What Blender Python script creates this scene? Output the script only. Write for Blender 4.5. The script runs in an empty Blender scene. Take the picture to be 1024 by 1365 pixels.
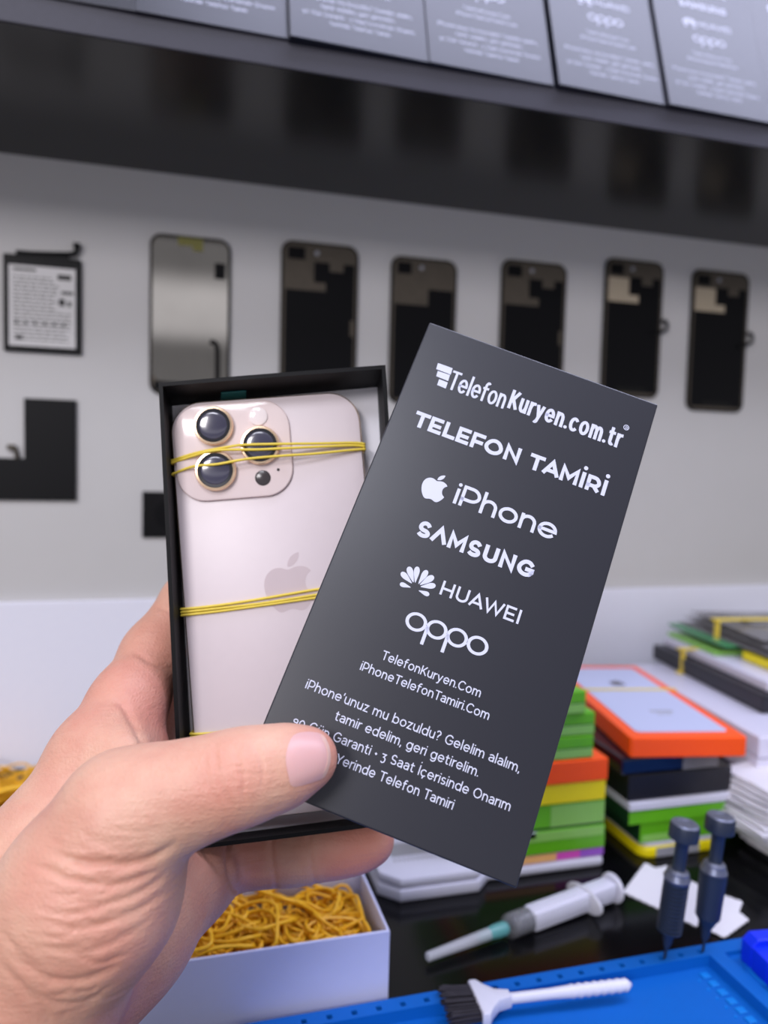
import bpy, bmesh, math, random
import numpy as np
from mathutils import Vector, Matrix
from mathutils.bvhtree import BVHTree
random.seed(7); rng = np.random.default_rng(7)
PI = math.pi
COL = bpy.context.scene.collection
SC = bpy.context.scene

# ------------------------------------------------------------------ frame of the room
F = 1000.0
_u = Vector((3588, 28, 1000)).normalized()
_b = .064; _a = -(28 + 1000*_b)/3588
_v = Vector((_a, 1, _b)); _v -= _u*(_u.dot(_v)); _v.normalize()
_w = _u.cross(_v)
H = 0.2785                 # eye height above the worktop
CT = 0.75                  # worktop height
EYE = Vector((0, 0, CT+H))
WALL = 0.715               # wall distance
def ray(px, py): return Vector(((px-512)/F, (py-682.5)/F, 1.0))
def cw(p): return Vector((_u.dot(p), _w.dot(p), -_v.dot(p))) + EYE        # eye frame -> world
def pix(px, py, Z): return cw(ray(px, py)*Z)
def on_wall(px, py, off=0.0):
    r = ray(px, py); return cw(r*((WALL-off)/_w.dot(r)))
def on_z(px, py, z):
    d = cw(ray(px, py))-EYE; return EYE + d*((z-H)/d.z)
def on_y(px, py, y):
    d = cw(ray(px, py))-EYE; return EYE + d*(y/d.y)

# ------------------------------------------------------------------ materials
def lin(c):
    c = c/255.0
    return c/12.92 if c <= .04045 else ((c+.055)/1.055)**2.4
def rgb(r, g, b): return (lin(r), lin(g), lin(b), 1)
def mat(name, col, rough=.5, metal=0, spec=.5, noise=0, nscale=200, bump=0, bscale=400, coat=0, trans=0, sss=0, emit=None, sheen=0, ior=None, alpha=1):
    m = bpy.data.materials.new(name); m.use_nodes = True
    nt = m.node_tree; b = nt.nodes['Principled BSDF']
    b.inputs['Base Color'].default_value = col
    b.inputs['Roughness'].default_value = rough
    b.inputs['Metallic'].default_value = metal
    b.inputs['Specular IOR Level'].default_value = spec
    b.inputs['Coat Weight'].default_value = coat
    b.inputs['Coat Roughness'].default_value = .08
    b.inputs['Transmission Weight'].default_value = trans
    b.inputs['Alpha'].default_value = alpha
    if ior: b.inputs['IOR'].default_value = ior
    tc = nt.nodes.new('ShaderNodeTexCoord')
    n = nt.nodes.new('ShaderNodeTexNoise'); n.inputs['Scale'].default_value = nscale; n.inputs['Detail'].default_value = 4
    nt.links.new(tc.outputs['Object'], n.inputs['Vector'])
    mx = nt.nodes.new('ShaderNodeMix'); mx.data_type = 'RGBA'
    k = max(noise, .02)
    mx.inputs[6].default_value = tuple(c*(1-k) for c in col[:3])+(1,)
    mx.inputs[7].default_value = tuple(min(1, c*(1+k)) for c in col[:3])+(1,)
    nt.links.new(n.outputs['Fac'], mx.inputs[0]); nt.links.new(mx.outputs[2], b.inputs['Base Color'])
    if bump:
        n2 = nt.nodes.new('ShaderNodeTexNoise'); n2.inputs['Scale'].default_value = bscale; n2.inputs['Detail'].default_value = 3
        nt.links.new(tc.outputs['Object'], n2.inputs['Vector'])
        bp = nt.nodes.new('ShaderNodeBump'); bp.inputs['Strength'].default_value = bump; bp.inputs['Distance'].default_value = .0005
        nt.links.new(n2.outputs['Fac'], bp.inputs['Height']); nt.links.new(bp.outputs['Normal'], b.inputs['Normal'])
    if sss:
        b.inputs['Subsurface Weight'].default_value = sss
        b.inputs['Subsurface Radius'].default_value = (1, .35, .2)
        b.inputs['Subsurface Scale'].default_value = .004
    return m

M = {}
M['wall'] = mat('painted_grey_white_panel', rgb(200, 198, 199), .55, noise=.015, nscale=30, bump=.05, bscale=600)
M['splash'] = mat('white_upstand', rgb(238, 238, 255), .35, noise=.01)
M['counter'] = mat('black_gloss_laminate', rgb(9, 9, 11), .16, spec=.2, noise=.1, nscale=90, bump=.02, bscale=900)
M['shelf'] = mat('black_gloss_board', rgb(20, 20, 22), .24, spec=.45, noise=.05)
M['shelf_edge'] = mat('speckled_charcoal_edge', rgb(56, 55, 66), .6, noise=.5, nscale=1500, bump=.4, bscale=1500)
M['box'] = mat('matt_charcoal_card', rgb(16, 18, 33), .33, spec=.72, noise=.04, nscale=900, bump=.05, bscale=2500)
M['box_in'] = mat('black_card', rgb(10, 10, 13), .55, spec=.18, noise=.05)
M['ink'] = mat('white_print', rgb(200, 203, 224), .5)
M['liner'] = mat('white_paper_liner', rgb(226, 224, 232), .6, noise=.02)
M['phone'] = mat('pink_gold_glass', rgb(212, 199, 203), .36, noise=.01, spec=.5)
M['phone_plateau'] = mat('pale_pink_gloss_glass', rgb(233, 215, 214), .12, spec=.6)
M['phone_rim'] = mat('rose_gold_metal', rgb(236, 204, 180), .22, metal=.85)
M['lens_ring'] = mat('gold_lens_ring', rgb(238, 208, 176), .22, metal=.9)
M['lens_glass'] = mat('dark_lens_glass', rgb(20, 20, 30), .06, spec=.9, coat=1)
M['lens_core'] = mat('blue_violet_coated_lens', rgb(52, 50, 74), .16, spec=.9, coat=.8)
M['sensor'] = mat('dark_grey_glass', rgb(62, 56, 58), .2)
M['flash'] = mat('cream_flash_lens', rgb(245, 232, 232), .1, coat=.6)
M['logo_grey'] = mat('satin_pinkish_metal', rgb(204, 188, 192), .3)
M['band'] = mat('yellow_rubber', rgb(226, 200, 70), .45, noise=.08)
M['band_heap'] = mat('amber_rubber', rgb(236, 178, 24), .5, noise=.12)
M['teal'] = mat('teal_sticker', rgb(24, 96, 96), .5)
M['white_plastic'] = mat('white_plastic', rgb(208, 208, 224), .3, noise=.01)
M['white_card'] = mat('white_gloss_card', rgb(210, 208, 226), .32, noise=.015)
M['lavender_card'] = mat('lavender_white_card', rgb(206, 211, 246), .4, noise=.015)
M['paper'] = mat('white_tissue', rgb(214, 212, 220), .9, noise=.03, nscale=300, bump=.4, bscale=900)
M['grey'] = mat('grey_plastic', rgb(150, 150, 158), .4)
M['green'] = mat('lime_green_card', rgb(96, 176, 26), .35, noise=.06, nscale=80)
M['green_pale'] = mat('pale_green_film', rgb(136, 192, 92), .3, noise=.05)
M['green_dark'] = mat('dark_green_card', rgb(20, 60, 30), .4)
M['orange'] = mat('orange_card', rgb(255, 84, 4), .4, noise=.02)
M['yellow'] = mat('yellow_card', rgb(238, 218, 10), .4, noise=.03)
M['black_card'] = mat('black_satin_card', rgb(26, 25, 32), .35)
M['navy'] = mat('navy_gloss_film', rgb(13, 16, 36), .15, coat=.4)
M['magenta'] = mat('magenta_print', rgb(226, 88, 200), .4)
M['violet'] = mat('violet_print', rgb(160, 96, 210), .4)
M['peach'] = mat('peach_print', rgb(244, 186, 120), .4)
M['ice'] = mat('pale_ice_blue_card', rgb(186, 192, 222), .35)
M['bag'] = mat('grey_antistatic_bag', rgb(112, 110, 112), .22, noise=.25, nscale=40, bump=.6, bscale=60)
M['bag_green'] = mat('green_circuit_bag', rgb(70, 140, 92), .25, noise=.2, nscale=60)
M['steel'] = mat('blue_steel', rgb(40, 49, 68), .42, metal=.25)
M['steel_bright'] = mat('polished_steel', rgb(112, 116, 134), .35, metal=.6)
M['mat_blue'] = mat('sky_blue_silicone', rgb(0, 92, 182), .55, spec=.25, noise=.03)
M['mat_blue_light'] = mat('bright_blue_silicone', rgb(10, 118, 206), .5, spec=.25)
M['hole'] = mat('hole_shade_blue', rgb(6, 24, 60), .8)  # dark blue that paints in the shade inside holes and recesses
M['tool_blue'] = mat('royal_blue_plastic', rgb(8, 46, 226), .35)
M['bristle'] = mat('dark_bristles', rgb(34, 30, 40), .7, noise=.3, nscale=2000)
M['clear'] = mat('clear_plastic', rgb(220, 222, 232), .1, alpha=.11)
M['milky'] = mat('milky_plastic', rgb(214, 214, 224), .3, alpha=.75)
M['cap_clear'] = mat('translucent_cap_plastic', rgb(196, 198, 206), .25, alpha=.55)
M['rubber_black'] = mat('black_rubber', rgb(20, 20, 24), .4)
M['teal_clear'] = mat('teal_translucent_plastic', rgb(120, 196, 196), .2, trans=.5)
M['metal'] = mat('grey_steel', rgb(170, 172, 178), .25, metal=.9)
M['bezel'] = mat('black_screen_bezel', rgb(12, 12, 12), .4, spec=.2)
M['plate'] = mat('black_graphite_foil', rgb(6, 6, 10), .5, spec=.15, noise=.1)
M['bronze'] = mat('tarnished_bronze_foil', rgb(78, 70, 60), .45, metal=.2, noise=.2, nscale=120)
M['cream'] = mat('cream_adhesive_tape', rgb(178, 164, 142), .6, noise=.06)
M['olive'] = mat('olive_circuit_film', rgb(126, 122, 60), .4, noise=.3, nscale=300)
M['mirror'] = mat('mirror_foil', rgb(168, 164, 158), .05, metal=1, noise=.12, nscale=25)
M['battery'] = mat('black_battery_wrap', rgb(9, 9, 13), .45, spec=.2)
M['battery_label'] = mat('grey_white_label', rgb(214, 212, 214), .5, noise=.04, nscale=150)
M['label_ink'] = mat('grey_label_print', rgb(110, 108, 110), .6)
M['label_black'] = mat('black_label_print', rgb(40, 38, 40), .6)

# ------------------------------------------------------------------ builders
def link(o): COL.objects.link(o); return o
def tag(o, label=None, cat=None, group=None, kind=None):
    if label: o['label'] = label
    if cat: o['category'] = cat
    if group: o['group'] = group
    if kind: o['kind'] = kind
    return o
def thing(name, label, cat, mw=None, group=None):
    o = link(bpy.data.objects.new(name, None)); o.empty_display_size = .01
    if mw is not None: o.matrix_world = mw
    return tag(o, label, cat, group)
def T(x, y, z, rz=0): return Matrix.Translation((x, y, z)) @ Matrix.Rotation(rz, 4, 'Z')

class MB:
    def __init__(s): s.bm = bmesh.new()
    def box(s, x0, x1, y0, y1, z0, z1, bev=0, Mx=None, seg=2):
        t = bmesh.new()
        bmesh.ops.create_cube(t, size=1)
        bmesh.ops.scale(t, vec=(x1-x0, y1-y0, z1-z0), verts=t.verts)
        bmesh.ops.translate(t, vec=((x0+x1)/2, (y0+y1)/2, (z0+z1)/2), verts=t.verts)
        if bev: bmesh.ops.bevel(t, geom=t.edges[:], offset=bev, segments=seg, affect='EDGES', profile=.5)
        return s.merge(t, Mx)
    def merge(s, t, Mx=None):
        if Mx is not None: bmesh.ops.transform(t, matrix=Mx, verts=t.verts)
        me = bpy.data.meshes.new('tmp'); t.to_mesh(me); t.free(); s.bm.from_mesh(me); bpy.data.meshes.remove(me); return s
    def prism(s, poly, z0, z1, bev=0, Mx=None):
        t = bmesh.new()
        vs = [t.verts.new((p[0], p[1], z0)) for p in poly]
        f = t.faces.new(vs)
        r = bmesh.ops.extrude_face_region(t, geom=[f])
        top = [e for e in r['geom'] if isinstance(e, bmesh.types.BMVert)]
        bmesh.ops.translate(t, vec=(0, 0, z1-z0), verts=top)
        bmesh.ops.recalc_face_normals(t, faces=t.faces[:])
        if bev:
            ed = [e for e in t.edges if len(e.link_faces) == 2 and abs(e.verts[0].co.z-e.verts[1].co.z) < 1e-9]
            bmesh.ops.bevel(t, geom=ed, offset=bev, segments=2, affect='EDGES', profile=.5)
        return s.merge(t, Mx)
    def tube(s, pts, r, closed=False, n=8, caps=True):
        pts = [Vector(p) for p in pts]; N = len(pts)
        rs = r if isinstance(r, (list, tuple)) else [r]*N
        rings = []; prev = None
        for i, p in enumerate(pts):
            if closed: d = pts[(i+1) % N]-pts[i-1]
            else: d = pts[min(i+1, N-1)]-pts[max(i-1, 0)]
            d.normalize()
            if prev is None:
                a = Vector((0, 0, 1)) if abs(d.z) < .9 else Vector((1, 0, 0))
                x = d.cross(a).normalized()
            else:
                x = (prev-d*prev.dot(d))
                x = x.normalized() if x.length > 1e-9 else d.orthogonal().normalized()
            prev = x; y = d.cross(x)
            rings.append([s.bm.verts.new(p+(x*math.cos(2*PI*k/n)+y*math.sin(2*PI*k/n))*rs[i]) for k in range(n)])
        off = 0
        for i in range(N if closed else N-1):
            A = rings[i]; B = rings[(i+1) % N]
            if closed and i == N-1:
                off = min(range(n), key=lambda o: sum((A[k].co-B[(k+o) % n].co).length for k in range(n)))
            for k in range(n):
                s.bm.faces.new((A[k], A[(k+1) % n], B[(k+1+off) % n], B[(k+off) % n]))
        if caps and not closed:
            s.bm.faces.new(rings[0][::-1]); s.bm.faces.new(rings[-1])
        return s
    def lathe(s, prof, n=32, Mx=None):
        t = bmesh.new(); rings = []
        for r, z in prof:
            rings.append([t.verts.new((max(r, 1e-5)*math.cos(2*PI*k/n), max(r, 1e-5)*math.sin(2*PI*k/n), z)) for k in range(n)])
        for A, B in zip(rings, rings[1:]):
            for k in range(n): t.faces.new((A[k], A[(k+1) % n], B[(k+1) % n], B[k]))
        t.faces.new(rings[0][::-1]); t.faces.new(rings[-1])
        return s.merge(t, Mx)
    def quad(s, *ps):
        s.bm.faces.new([s.bm.verts.new(p) for p in ps]); return s
    def hexa(s, a, b):     # loft between two quads
        A = [s.bm.verts.new(p) for p in a]; B = [s.bm.verts.new(p) for p in b]
        s.bm.faces.new(A); s.bm.faces.new(B[::-1])
        for i in range(4): s.bm.faces.new((A[i], B[i], B[(i+1) % 4], A[(i+1) % 4]))
        return s
    def build(s, name, m, parent=None, smooth=False, angle=35, Mx=None):
        bmesh.ops.recalc_face_normals(s.bm, faces=s.bm.faces[:])
        me = bpy.data.meshes.new(name); s.bm.to_mesh(me); s.bm.free()
        me.materials.append(m)
        if smooth:
            me.polygons.foreach_set('use_smooth', [True]*len(me.polygons))
            try: me.set_sharp_from_angle(angle=math.radians(angle))
            except Exception: pass
        o = link(bpy.data.objects.new(name, me))
        if parent is not None: o.parent = parent
        if Mx is not None: o.matrix_local = Mx
        return o
def rrect(x0, x1, y0, y1, r, n=8):
    P = []
    for cx, cy, a0 in ((x1-r, y1-r, 0), (x0+r, y1-r, PI/2), (x0+r, y0+r, PI), (x1-r, y0+r, 1.5*PI)):
        for k in range(n+1):
            a = a0+PI/2*k/n; P.append((cx+r*math.cos(a), cy+r*math.sin(a)))
    return P
def circ(cx, cy, r, n=32): return [(cx+r*math.cos(2*PI*k/n), cy+r*math.sin(2*PI*k/n)) for k in range(n)]
def catmull(P, n=8, closed=False):
    P = [Vector(p) for p in P]; N = len(P); out = []
    for i in range(N if closed else N-1):
        g = (lambda j: P[j % N]) if closed else (lambda j: P[min(max(j, 0), N-1)])
        a, b, c, d = g(i-1), g(i), g(i+1), g(i+2)
        for k in range(n):
            t = k/n
            out.append(.5*((2*b)+(c-a)*t+(2*a-5*b+4*c-d)*t*t+(3*b-a-3*c+d)*t**3))
    if not closed: out.append(P[-1])
    return out

# ---- lettering: flat printed shapes as thin meshes in the XY plane of a box front
def curve_to_mesh(cu, name):
    o = link(bpy.data.objects.new(name, cu))
    dg = bpy.context.evaluated_depsgraph_get()
    me = bpy.data.meshes.new_from_object(o.evaluated_get(dg))
    bpy.data.objects.remove(o); return me
def shape_mesh(name, loops, ext=.00003):
    cu = bpy.data.curves.new(name, 'CURVE'); cu.dimensions = '2D'; cu.fill_mode = 'BOTH'
    cu.extrude = ext
    for L in loops:
        sp = cu.splines.new('POLY'); sp.points.add(len(L)-1)
        for i, p in enumerate(L): sp.points[i].co = (p[0], p[1], 0, 1)
        sp.use_cyclic_u = True
    return curve_to_mesh(cu, name)
# ---- drawn sans-serif lettering: every glyph is a set of strokes of even weight
XH = .735; DS = -.26
def _arc(cx, cy, rx, ry, a0, a1, n=None):
    n = n or max(4, int(abs(a1-a0)/12))
    return [(cx+rx*math.cos(math.radians(a0+(a1-a0)*k/n)), cy+ry*math.sin(math.radians(a0+(a1-a0)*k/n))) for k in range(n+1)]
def _glyphs():
    X = XH; g = {}
    o = .33
    def bowl(cx): return _arc(cx, X/2, o, X/2, 0, 360, 36)
    def sh(x0, w, a=X):   # shoulder of n, h, m
        return [(x0, a*.55)]+_arc(x0+w/2, X*.55, w/2, X*.45, 180, 0)+[(x0+w, 0)]
    g['o'] = (.66, [bowl(o)])
    g['c'] = (.60, [_arc(o, X/2, o, X/2, 48, 312)])
    g['e'] = (.66, [[(.02, X/2), (.66, X/2)]+_arc(o, X/2, o, X/2, 0, 318)[1:]])
    g['n'] = (.54, [[(0, 0), (0, X)], sh(0, .54)])
    g['m'] = (.98, [[(0, 0), (0, X)], sh(0, .49), sh(.49, .49)])
    g['h'] = (.54, [[(0, 0), (0, 1.04)], sh(0, .54)])
    g['u'] = (.54, [[(0, X)]+_arc(.27, X*.45, .27, X*.45, 180, 360)+[(.54, X)], [(.54, 0), (.54, X)]])
    g['r'] = (.32, [[(0, 0), (0, X)], [(0, X*.5)]+_arc(.30, X*.5, .30, X*.5, 180, 88)])
    g['t'] = (.36, [[(.12, X+.2), (.12, .2)]+_arc(.29, .18, .17, .18, 180, 300), [(0, X), (.34, X)]])
    g['f'] = (.36, [[(.12, 0), (.12, .82)]+_arc(.30, .84, .18, .2, 180, 60), [(0, X), (.34, X)]])
    g['l'] = (0, [[(0, 0), (0, 1.04)]])
    g['ı'] = (0, [[(0, 0), (0, X)]])
    g['i'] = (0, [[(0, 0), (0, X)], 'd', (0, 1.0)])
    g['y'] = (.58, [[(0, X), (.30, .02)], [(.58, X), (.25, DS+.14)]+_arc(.1, DS+.12, .14, .12, 0, -110)])
    g['a'] = (.54, [[(.03, X*.88)]+_arc(.27, X*.66, .27, X*.34, 125, 0)+[(.54, 0)], _arc(.25, X*.28, .25, X*.28, 80, 360-20)+[(.54, X*.25)], [(.25, X*.56), (.54, X*.56)]])
    g['b'] = (.66, [[(0, 0), (0, 1.04)], bowl(o)])
    g['d'] = (.66, [[(.66, 0), (.66, 1.04)], bowl(o)])
    g['g'] = (.66, [bowl(o), [(.66, X), (.66, .0)]+_arc(.34, .0, .32, -DS, 0, -140)])
    g['p'] = (.66, [bowl(o), [(0, X), (0, DS)]])
    g['k'] = (.52, [[(0, 0), (0, 1.04)], [(.50, X), (.02, .24)], [(.17, .40), (.54, 0)]])
    g['s'] = (.46, [_arc(.23, X*.75, .21, X*.25, 40, 270)+_arc(.23, X*.25, .23, X*.25, 90, -140)[1:]])
    g['z'] = (.48, [[(0, X), (.46, X), (0, 0), (.48, 0)]])
    g['.'] = (0, ['d', (0, .02)])
    g[','] = (.02, ['d', (.02, .02), [(.03, .0), (-.03, -.16)]])
    g["'"] = (0, [[(.02, 1.02), (0, .84)]])
    g['•'] = (.1, ['d', (.05, .4)])
    g['?'] = (.46, [_arc(.22, .78, .23, .22, 160, -60)+[(.21, .42), (.21, .30)], 'd', (.21, .02)])
    g['ç'] = (.60, [_arc(o, X/2, o, X/2, 48, 312), [(.36, 0), (.36, -.10), (.28, -.22)]])
    g['ü'] = (.54, g['u'][1]+['d', (.13, 1.0), 'd', (.41, 1.0)])
    g['T'] = (.70, [[(0, 1), (.70, 1)], [(.35, 1), (.35, 0)]])
    g['E'] = (.56, [[(.56, 1), (0, 1), (0, 0), (.58, 0)], [(0, .51), (.50, .51)]])
    g['L'] = (.54, [[(0, 1), (0, 0), (.54, 0)]])
    g['F'] = (.54, [[(.56, 1), (0, 1), (0, 0)], [(0, .47), (.50, .47)]])
    g['O'] = (.92, [_arc(.46, .5, .46, .5, 0, 360, 40)])
    g['0'] = (.60, [_arc(.30, .40, .30, .40, 0, 360, 32)])
    g['9'] = (.50, [_arc(.25, .50, .25, .20, 0, 360, 30), [(.50, .50), (.46, .10), (.20, -.24)]])
    g['3'] = (.5, [[(.02, .70), (.46, .70), (.22, .36)]+_arc(.22, .06, .27, .30, 80, -130)])
    g['N'] = (.72, [[(0, 0), (0, 1), (.72, 0), (.72, 1)]])
    g['A'] = (.84, [[(0, 0), (.42, 1), (.84, 0)], [(.16, .30), (.68, .30)]])
    g['Λ'] = (.84, [[(0, 0), (.42, 1), (.84, 0)]])
    g['M'] = (.88, [[(0, 0), (0, 1), (.44, .28), (.88, 1), (.88, 0)]])
    g['I'] = (0, [[(0, 0), (0, 1)]])
    g['İ'] = (0, [[(0, 0), (0, 1)], 'd', (0, 1.27)])
    g['R'] = (.64, [[(0, 0), (0, 1), (.32, 1)]+_arc(.32, .68, .32, .32, 90, -90)+[(0, .36)], [(.36, .36), (.64, 0)]])
    g['P'] = (.64, [[(0, 0), (0, 1), (.32, 1)]+_arc(.32, .67, .34, .33, 90, -90)+[(0, .34)]])
    g['K'] = (.64, [[(0, 0), (0, 1)], [(.62, 1), (.02, .34)], [(.22, .54), (.66, 0)]])
    g['S'] = (.60, [_arc(.30, .74, .28, .26, 35, 270)+_arc(.30, .24, .30, .24, 90, -145)[1:]])
    g['U'] = (.70, [[(0, 1)]+_arc(.35, .36, .35, .36, 180, 360)+[(.70, 1)]])
    g['G'] = (.84, [_arc(.46, .5, .46, .5, 45, 330)+[(.86, .20), (.86, .48), (.54, .48)]])
    g['H'] = (.72, [[(0, 0), (0, 1)], [(.72, 0), (.72, 1)], [(0, .5), (.72, .5)]])
    g['W'] = (1.24, [[(0, 1), (.32, 0), (.62, .94), (.92, 0), (1.24, 1)]])
    g['Y'] = (.76, [[(0, 1), (.38, .42), (.76, 1)], [(.38, .42), (.38, 0)]])
    g['C'] = (.80, [_arc(.46, .5, .46, .5, 45, 315)])
    return g
GLY = _glyphs()
def stroke_text(name, body, width, cap, weight, gap=.26, space=.34):
    """width and cap are metres; weight is the stroke as a share of the cap height"""
    t = weight; adv = 0; pos = []
    for ch in body:
        if ch == ' ': adv += space+gap*.6; continue
        w = GLY[ch][0]; adv -= .10 if ch in 'AWΛ' and adv else 0; pos.append((ch, adv)); adv += w+gap+t*.75
        if ch in 'rTLYF': adv -= .07
        if ch in 'AWΛ': adv -= .10
    total = adv-gap-t*.75+t
    sx = (width-t*cap)/((total-t)*cap) if total > t else 1
    def my(y):       # keep stroke edges on the baseline, x-height and cap lines
        if y <= 0: return t/2+y
        if y <= XH: return t/2+y*(XH-t)/XH
        if y <= 1.04: return XH-t/2+(y-XH)*(1-XH)/(1-XH)
        return y-t/2
    bm = bmesh.new(); z0 = .00002; hw = t*cap/2; lev = [0]
    def solid(poly):
        lev[0] += 1; z1 = .00006+(lev[0] % 6)*.000009
        a = [bm.verts.new((p[0], p[1], z0)) for p in poly]; b = [bm.verts.new((p[0], p[1], z1)) for p in poly]
        n = len(poly); bm.faces.new(b); bm.faces.new(a[::-1])
        for i in range(n): bm.faces.new((a[i], a[(i+1) % n], b[(i+1) % n], b[i]))
    def ribbon(P):
        Q = [P[0]]
        for p in P[1:]:
            if math.dist(p, Q[-1]) > 1e-6: Q.append(p)
        closed = math.dist(Q[0], Q[-1]) < 1e-6
        P = [Vector((p[0], p[1])) for p in (Q[:-1] if closed else Q)]; n = len(P)
        if not closed:
            d = (P[0]-P[1]).normalized(); P[0] = P[0]+d*hw*(1 if abs(d.x*d.y) < .2 else .55)
            d = (P[-1]-P[-2]).normalized(); P[-1] = P[-1]+d*hw*(1 if abs(d.x*d.y) < .2 else .55)
        Lf, Rt = [], []
        for i in range(n):
            a = P[i-1] if (i > 0 or closed) else None; c = P[(i+1) % n] if (i < n-1 or closed) else None
            d0 = (P[i]-a).normalized() if a is not None else None; d1 = (c-P[i]).normalized() if c is not None else None
            if d0 is None: d0 = d1
            if d1 is None: d1 = d0
            n0 = Vector((-d0.y, d0.x)); n1 = Vector((-d1.y, d1.x)); m = n0+n1
            if m.length < .3: m = n0; k = 1
            else: m.normalize(); k = min(1/max(m.dot(n0), .3), 2.2)
            Lf.append(P[i]+m*hw*k); Rt.append(P[i]-m*hw*k)
        lev[0] += 1; z1 = .00006+(lev[0] % 6)*.000009
        V = [[bm.verts.new((p.x, p.y, z)) for p, z in ((Rt[i], z1), (Lf[i], z1), (Lf[i], z0), (Rt[i], z0))] for i in range(n)]
        for i in range(n if closed else n-1):
            A = V[i]; B = V[(i+1) % n]
            for q in range(4): bm.faces.new((A[q], B[q], B[(q+1) % 4], A[(q+1) % 4]))
        if not closed: bm.faces.new(V[0]); bm.faces.new(V[-1][::-1])
    for ch, x in pos:
        it = iter(GLY[ch][1])
        for s in it:
            if s == 'd':
                q = next(it); r = hw*(2.0 if ch == '•' else 1.12)
                cx, cy = hw+(x+q[0])*cap*sx, (my(q[1]) if q[1] < 1.1 else q[1])*cap
                solid([(cx+r*math.cos(2*PI*k/14), cy+r*math.sin(2*PI*k/14)) for k in range(14)])
            else: ribbon([(hw+(x+p[0])*cap*sx, my(p[1])*cap) for p in s])
    bmesh.ops.recalc_face_normals(bm, faces=bm.faces[:])
    me = bpy.data.meshes.new(name); bm.to_mesh(me); bm.free(); return me
def svg_path(d):
    import re
    tok = re.findall(r'[a-zA-Z]|-?\d*\.?\d+', d); i = 0; loops = []; cur = (0, 0); cmd = None; L = []
    def num():
        nonlocal i
        v = float(tok[i]); i += 1; return v
    while i < len(tok):
        if tok[i].isalpha(): cmd = tok[i]; i += 1
        if cmd == 'z':
            loops.append(L[:-1] if L[0] == L[-1] else L); cur = L[0]; L = []; continue
        if cmd in 'mM':
            x, y = num(), num(); cur = (cur[0]+x, cur[1]+y); L = [cur]; continue
        if cmd == 'c':
            p = [num() for _ in range(6)]
            P0 = cur; P1 = (cur[0]+p[0], cur[1]+p[1]); P2 = (cur[0]+p[2], cur[1]+p[3]); P3 = (cur[0]+p[4], cur[1]+p[5])
            for k in range(1, 7):
                t = k/6; a = (1-t)**3; b = 3*(1-t)**2*t; c = 3*(1-t)*t*t; e = t**3
                L.append((a*P0[0]+b*P1[0]+c*P2[0]+e*P3[0], a*P0[1]+b*P1[1]+c*P2[1]+e*P3[1]))
            cur = P3
    return loops
FRUIT = svg_path("m150.37 130.25c-2.45 5.66 -5.35 10.87 -8.71 15.66 -4.58 6.53 -8.33 11.05 -11.22 13.56 -4.48 4.12 -9.28 6.23 -14.42 6.35 -3.69 0 -8.14 -1.05 -13.32 -3.18 -5.197 -2.12 -9.973 -3.17 -14.34 -3.17 -4.58 0 -9.492 1.05 -14.746 3.17 -5.262 2.13 -9.501 3.24 -12.742 3.35 -4.929 0.21 -9.842 -1.96 -14.746 -6.52 -3.13 -2.73 -7.045 -7.41 -11.735 -14.04 -5.032 -7.08 -9.169 -15.29 -12.41 -24.65 -3.471 -10.11 -5.211 -19.9 -5.211 -29.378 0 -10.857 2.346 -20.221 7.045 -28.068 3.693 -6.303 8.606 -11.275 14.755 -14.925 6.149 -3.65 12.793 -5.51 19.948 -5.629 3.915 0 9.049 1.211 15.429 3.591 6.362 2.388 10.447 3.599 12.238 3.599 1.339 0 5.877 -1.416 13.57 -4.239 7.275 -2.618 13.415 -3.702 18.445 -3.275 13.63 1.1 23.87 6.473 30.68 16.153 -12.19 7.386 -18.22 17.731 -18.1 31.002 0.11 10.337 3.86 18.939 11.23 25.769 3.34 3.17 7.07 5.62 11.22 7.36 -0.9 2.61 -1.85 5.11 -2.86 7.51z m-31.26 -123.01c0 8.1021 -2.9592 15.667 -8.8577 22.669 -7.1186 8.3229 -15.729 13.132 -25.066 12.373 -0.119 -0.972 -0.188 -1.995 -0.188 -3.07 0 -7.778 3.3862 -16.102 9.3994 -22.908 3.0021 -3.4456 6.8202 -6.3113 11.455 -8.5973 4.6244 -2.2516 8.9981 -3.4968 13.114 -3.7096 0.12 1.0831 0.17 2.1663 0.17 3.2319z")
def fruit_loops(cx, cy, h):
    k = h/162.0
    return [[(cx+(p[0]-87)*k, cy-(p[1]-85)*k) for p in L] for L in FRUIT]

def rect_pose(TL, TR, BR, BL, width):
    A = np.array([list(ray(*TL)), list(-ray(*TR)), list(ray(*BR)), list(-ray(*BL))]).T
    z = np.linalg.svd(A)[2][-1]; z = z/z[0]
    P = [ray(*p)*float(z[i]) for i, p in enumerate((TL, TR, BR, BL))]
    k = width/(.5*((P[1]-P[0]).length+(P[2]-P[3]).length))
    P = [cw(p*k) for p in P]
    ex = (P[1]-P[0]+P[2]-P[3]).normalized(); ey = (P[0]-P[3]+P[1]-P[2]); ey = (ey-ex*ey.dot(ex)).normalized()
    ez = ex.cross(ey)
    ctr = sum(P, Vector())/4; Wd = width; Ht = .5*((P[0]-P[3]).length+(P[1]-P[2]).length)
    o = ctr-ex*Wd/2-ey*Ht/2
    mw = Matrix((ex, ey, ez)).transposed().to_4x4(); mw.translation = o
    return mw, Wd, Ht          # x right, y up, z towards the viewer, origin bottom-left of the front
def px_local(mw, px, py, zoff=0):
    inv = mw.inverted(); e = inv @ EYE; d = inv.to_3x3() @ (cw(ray(px, py))-EYE)
    t = (zoff-e.z)/d.z; return e+d*t

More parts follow.
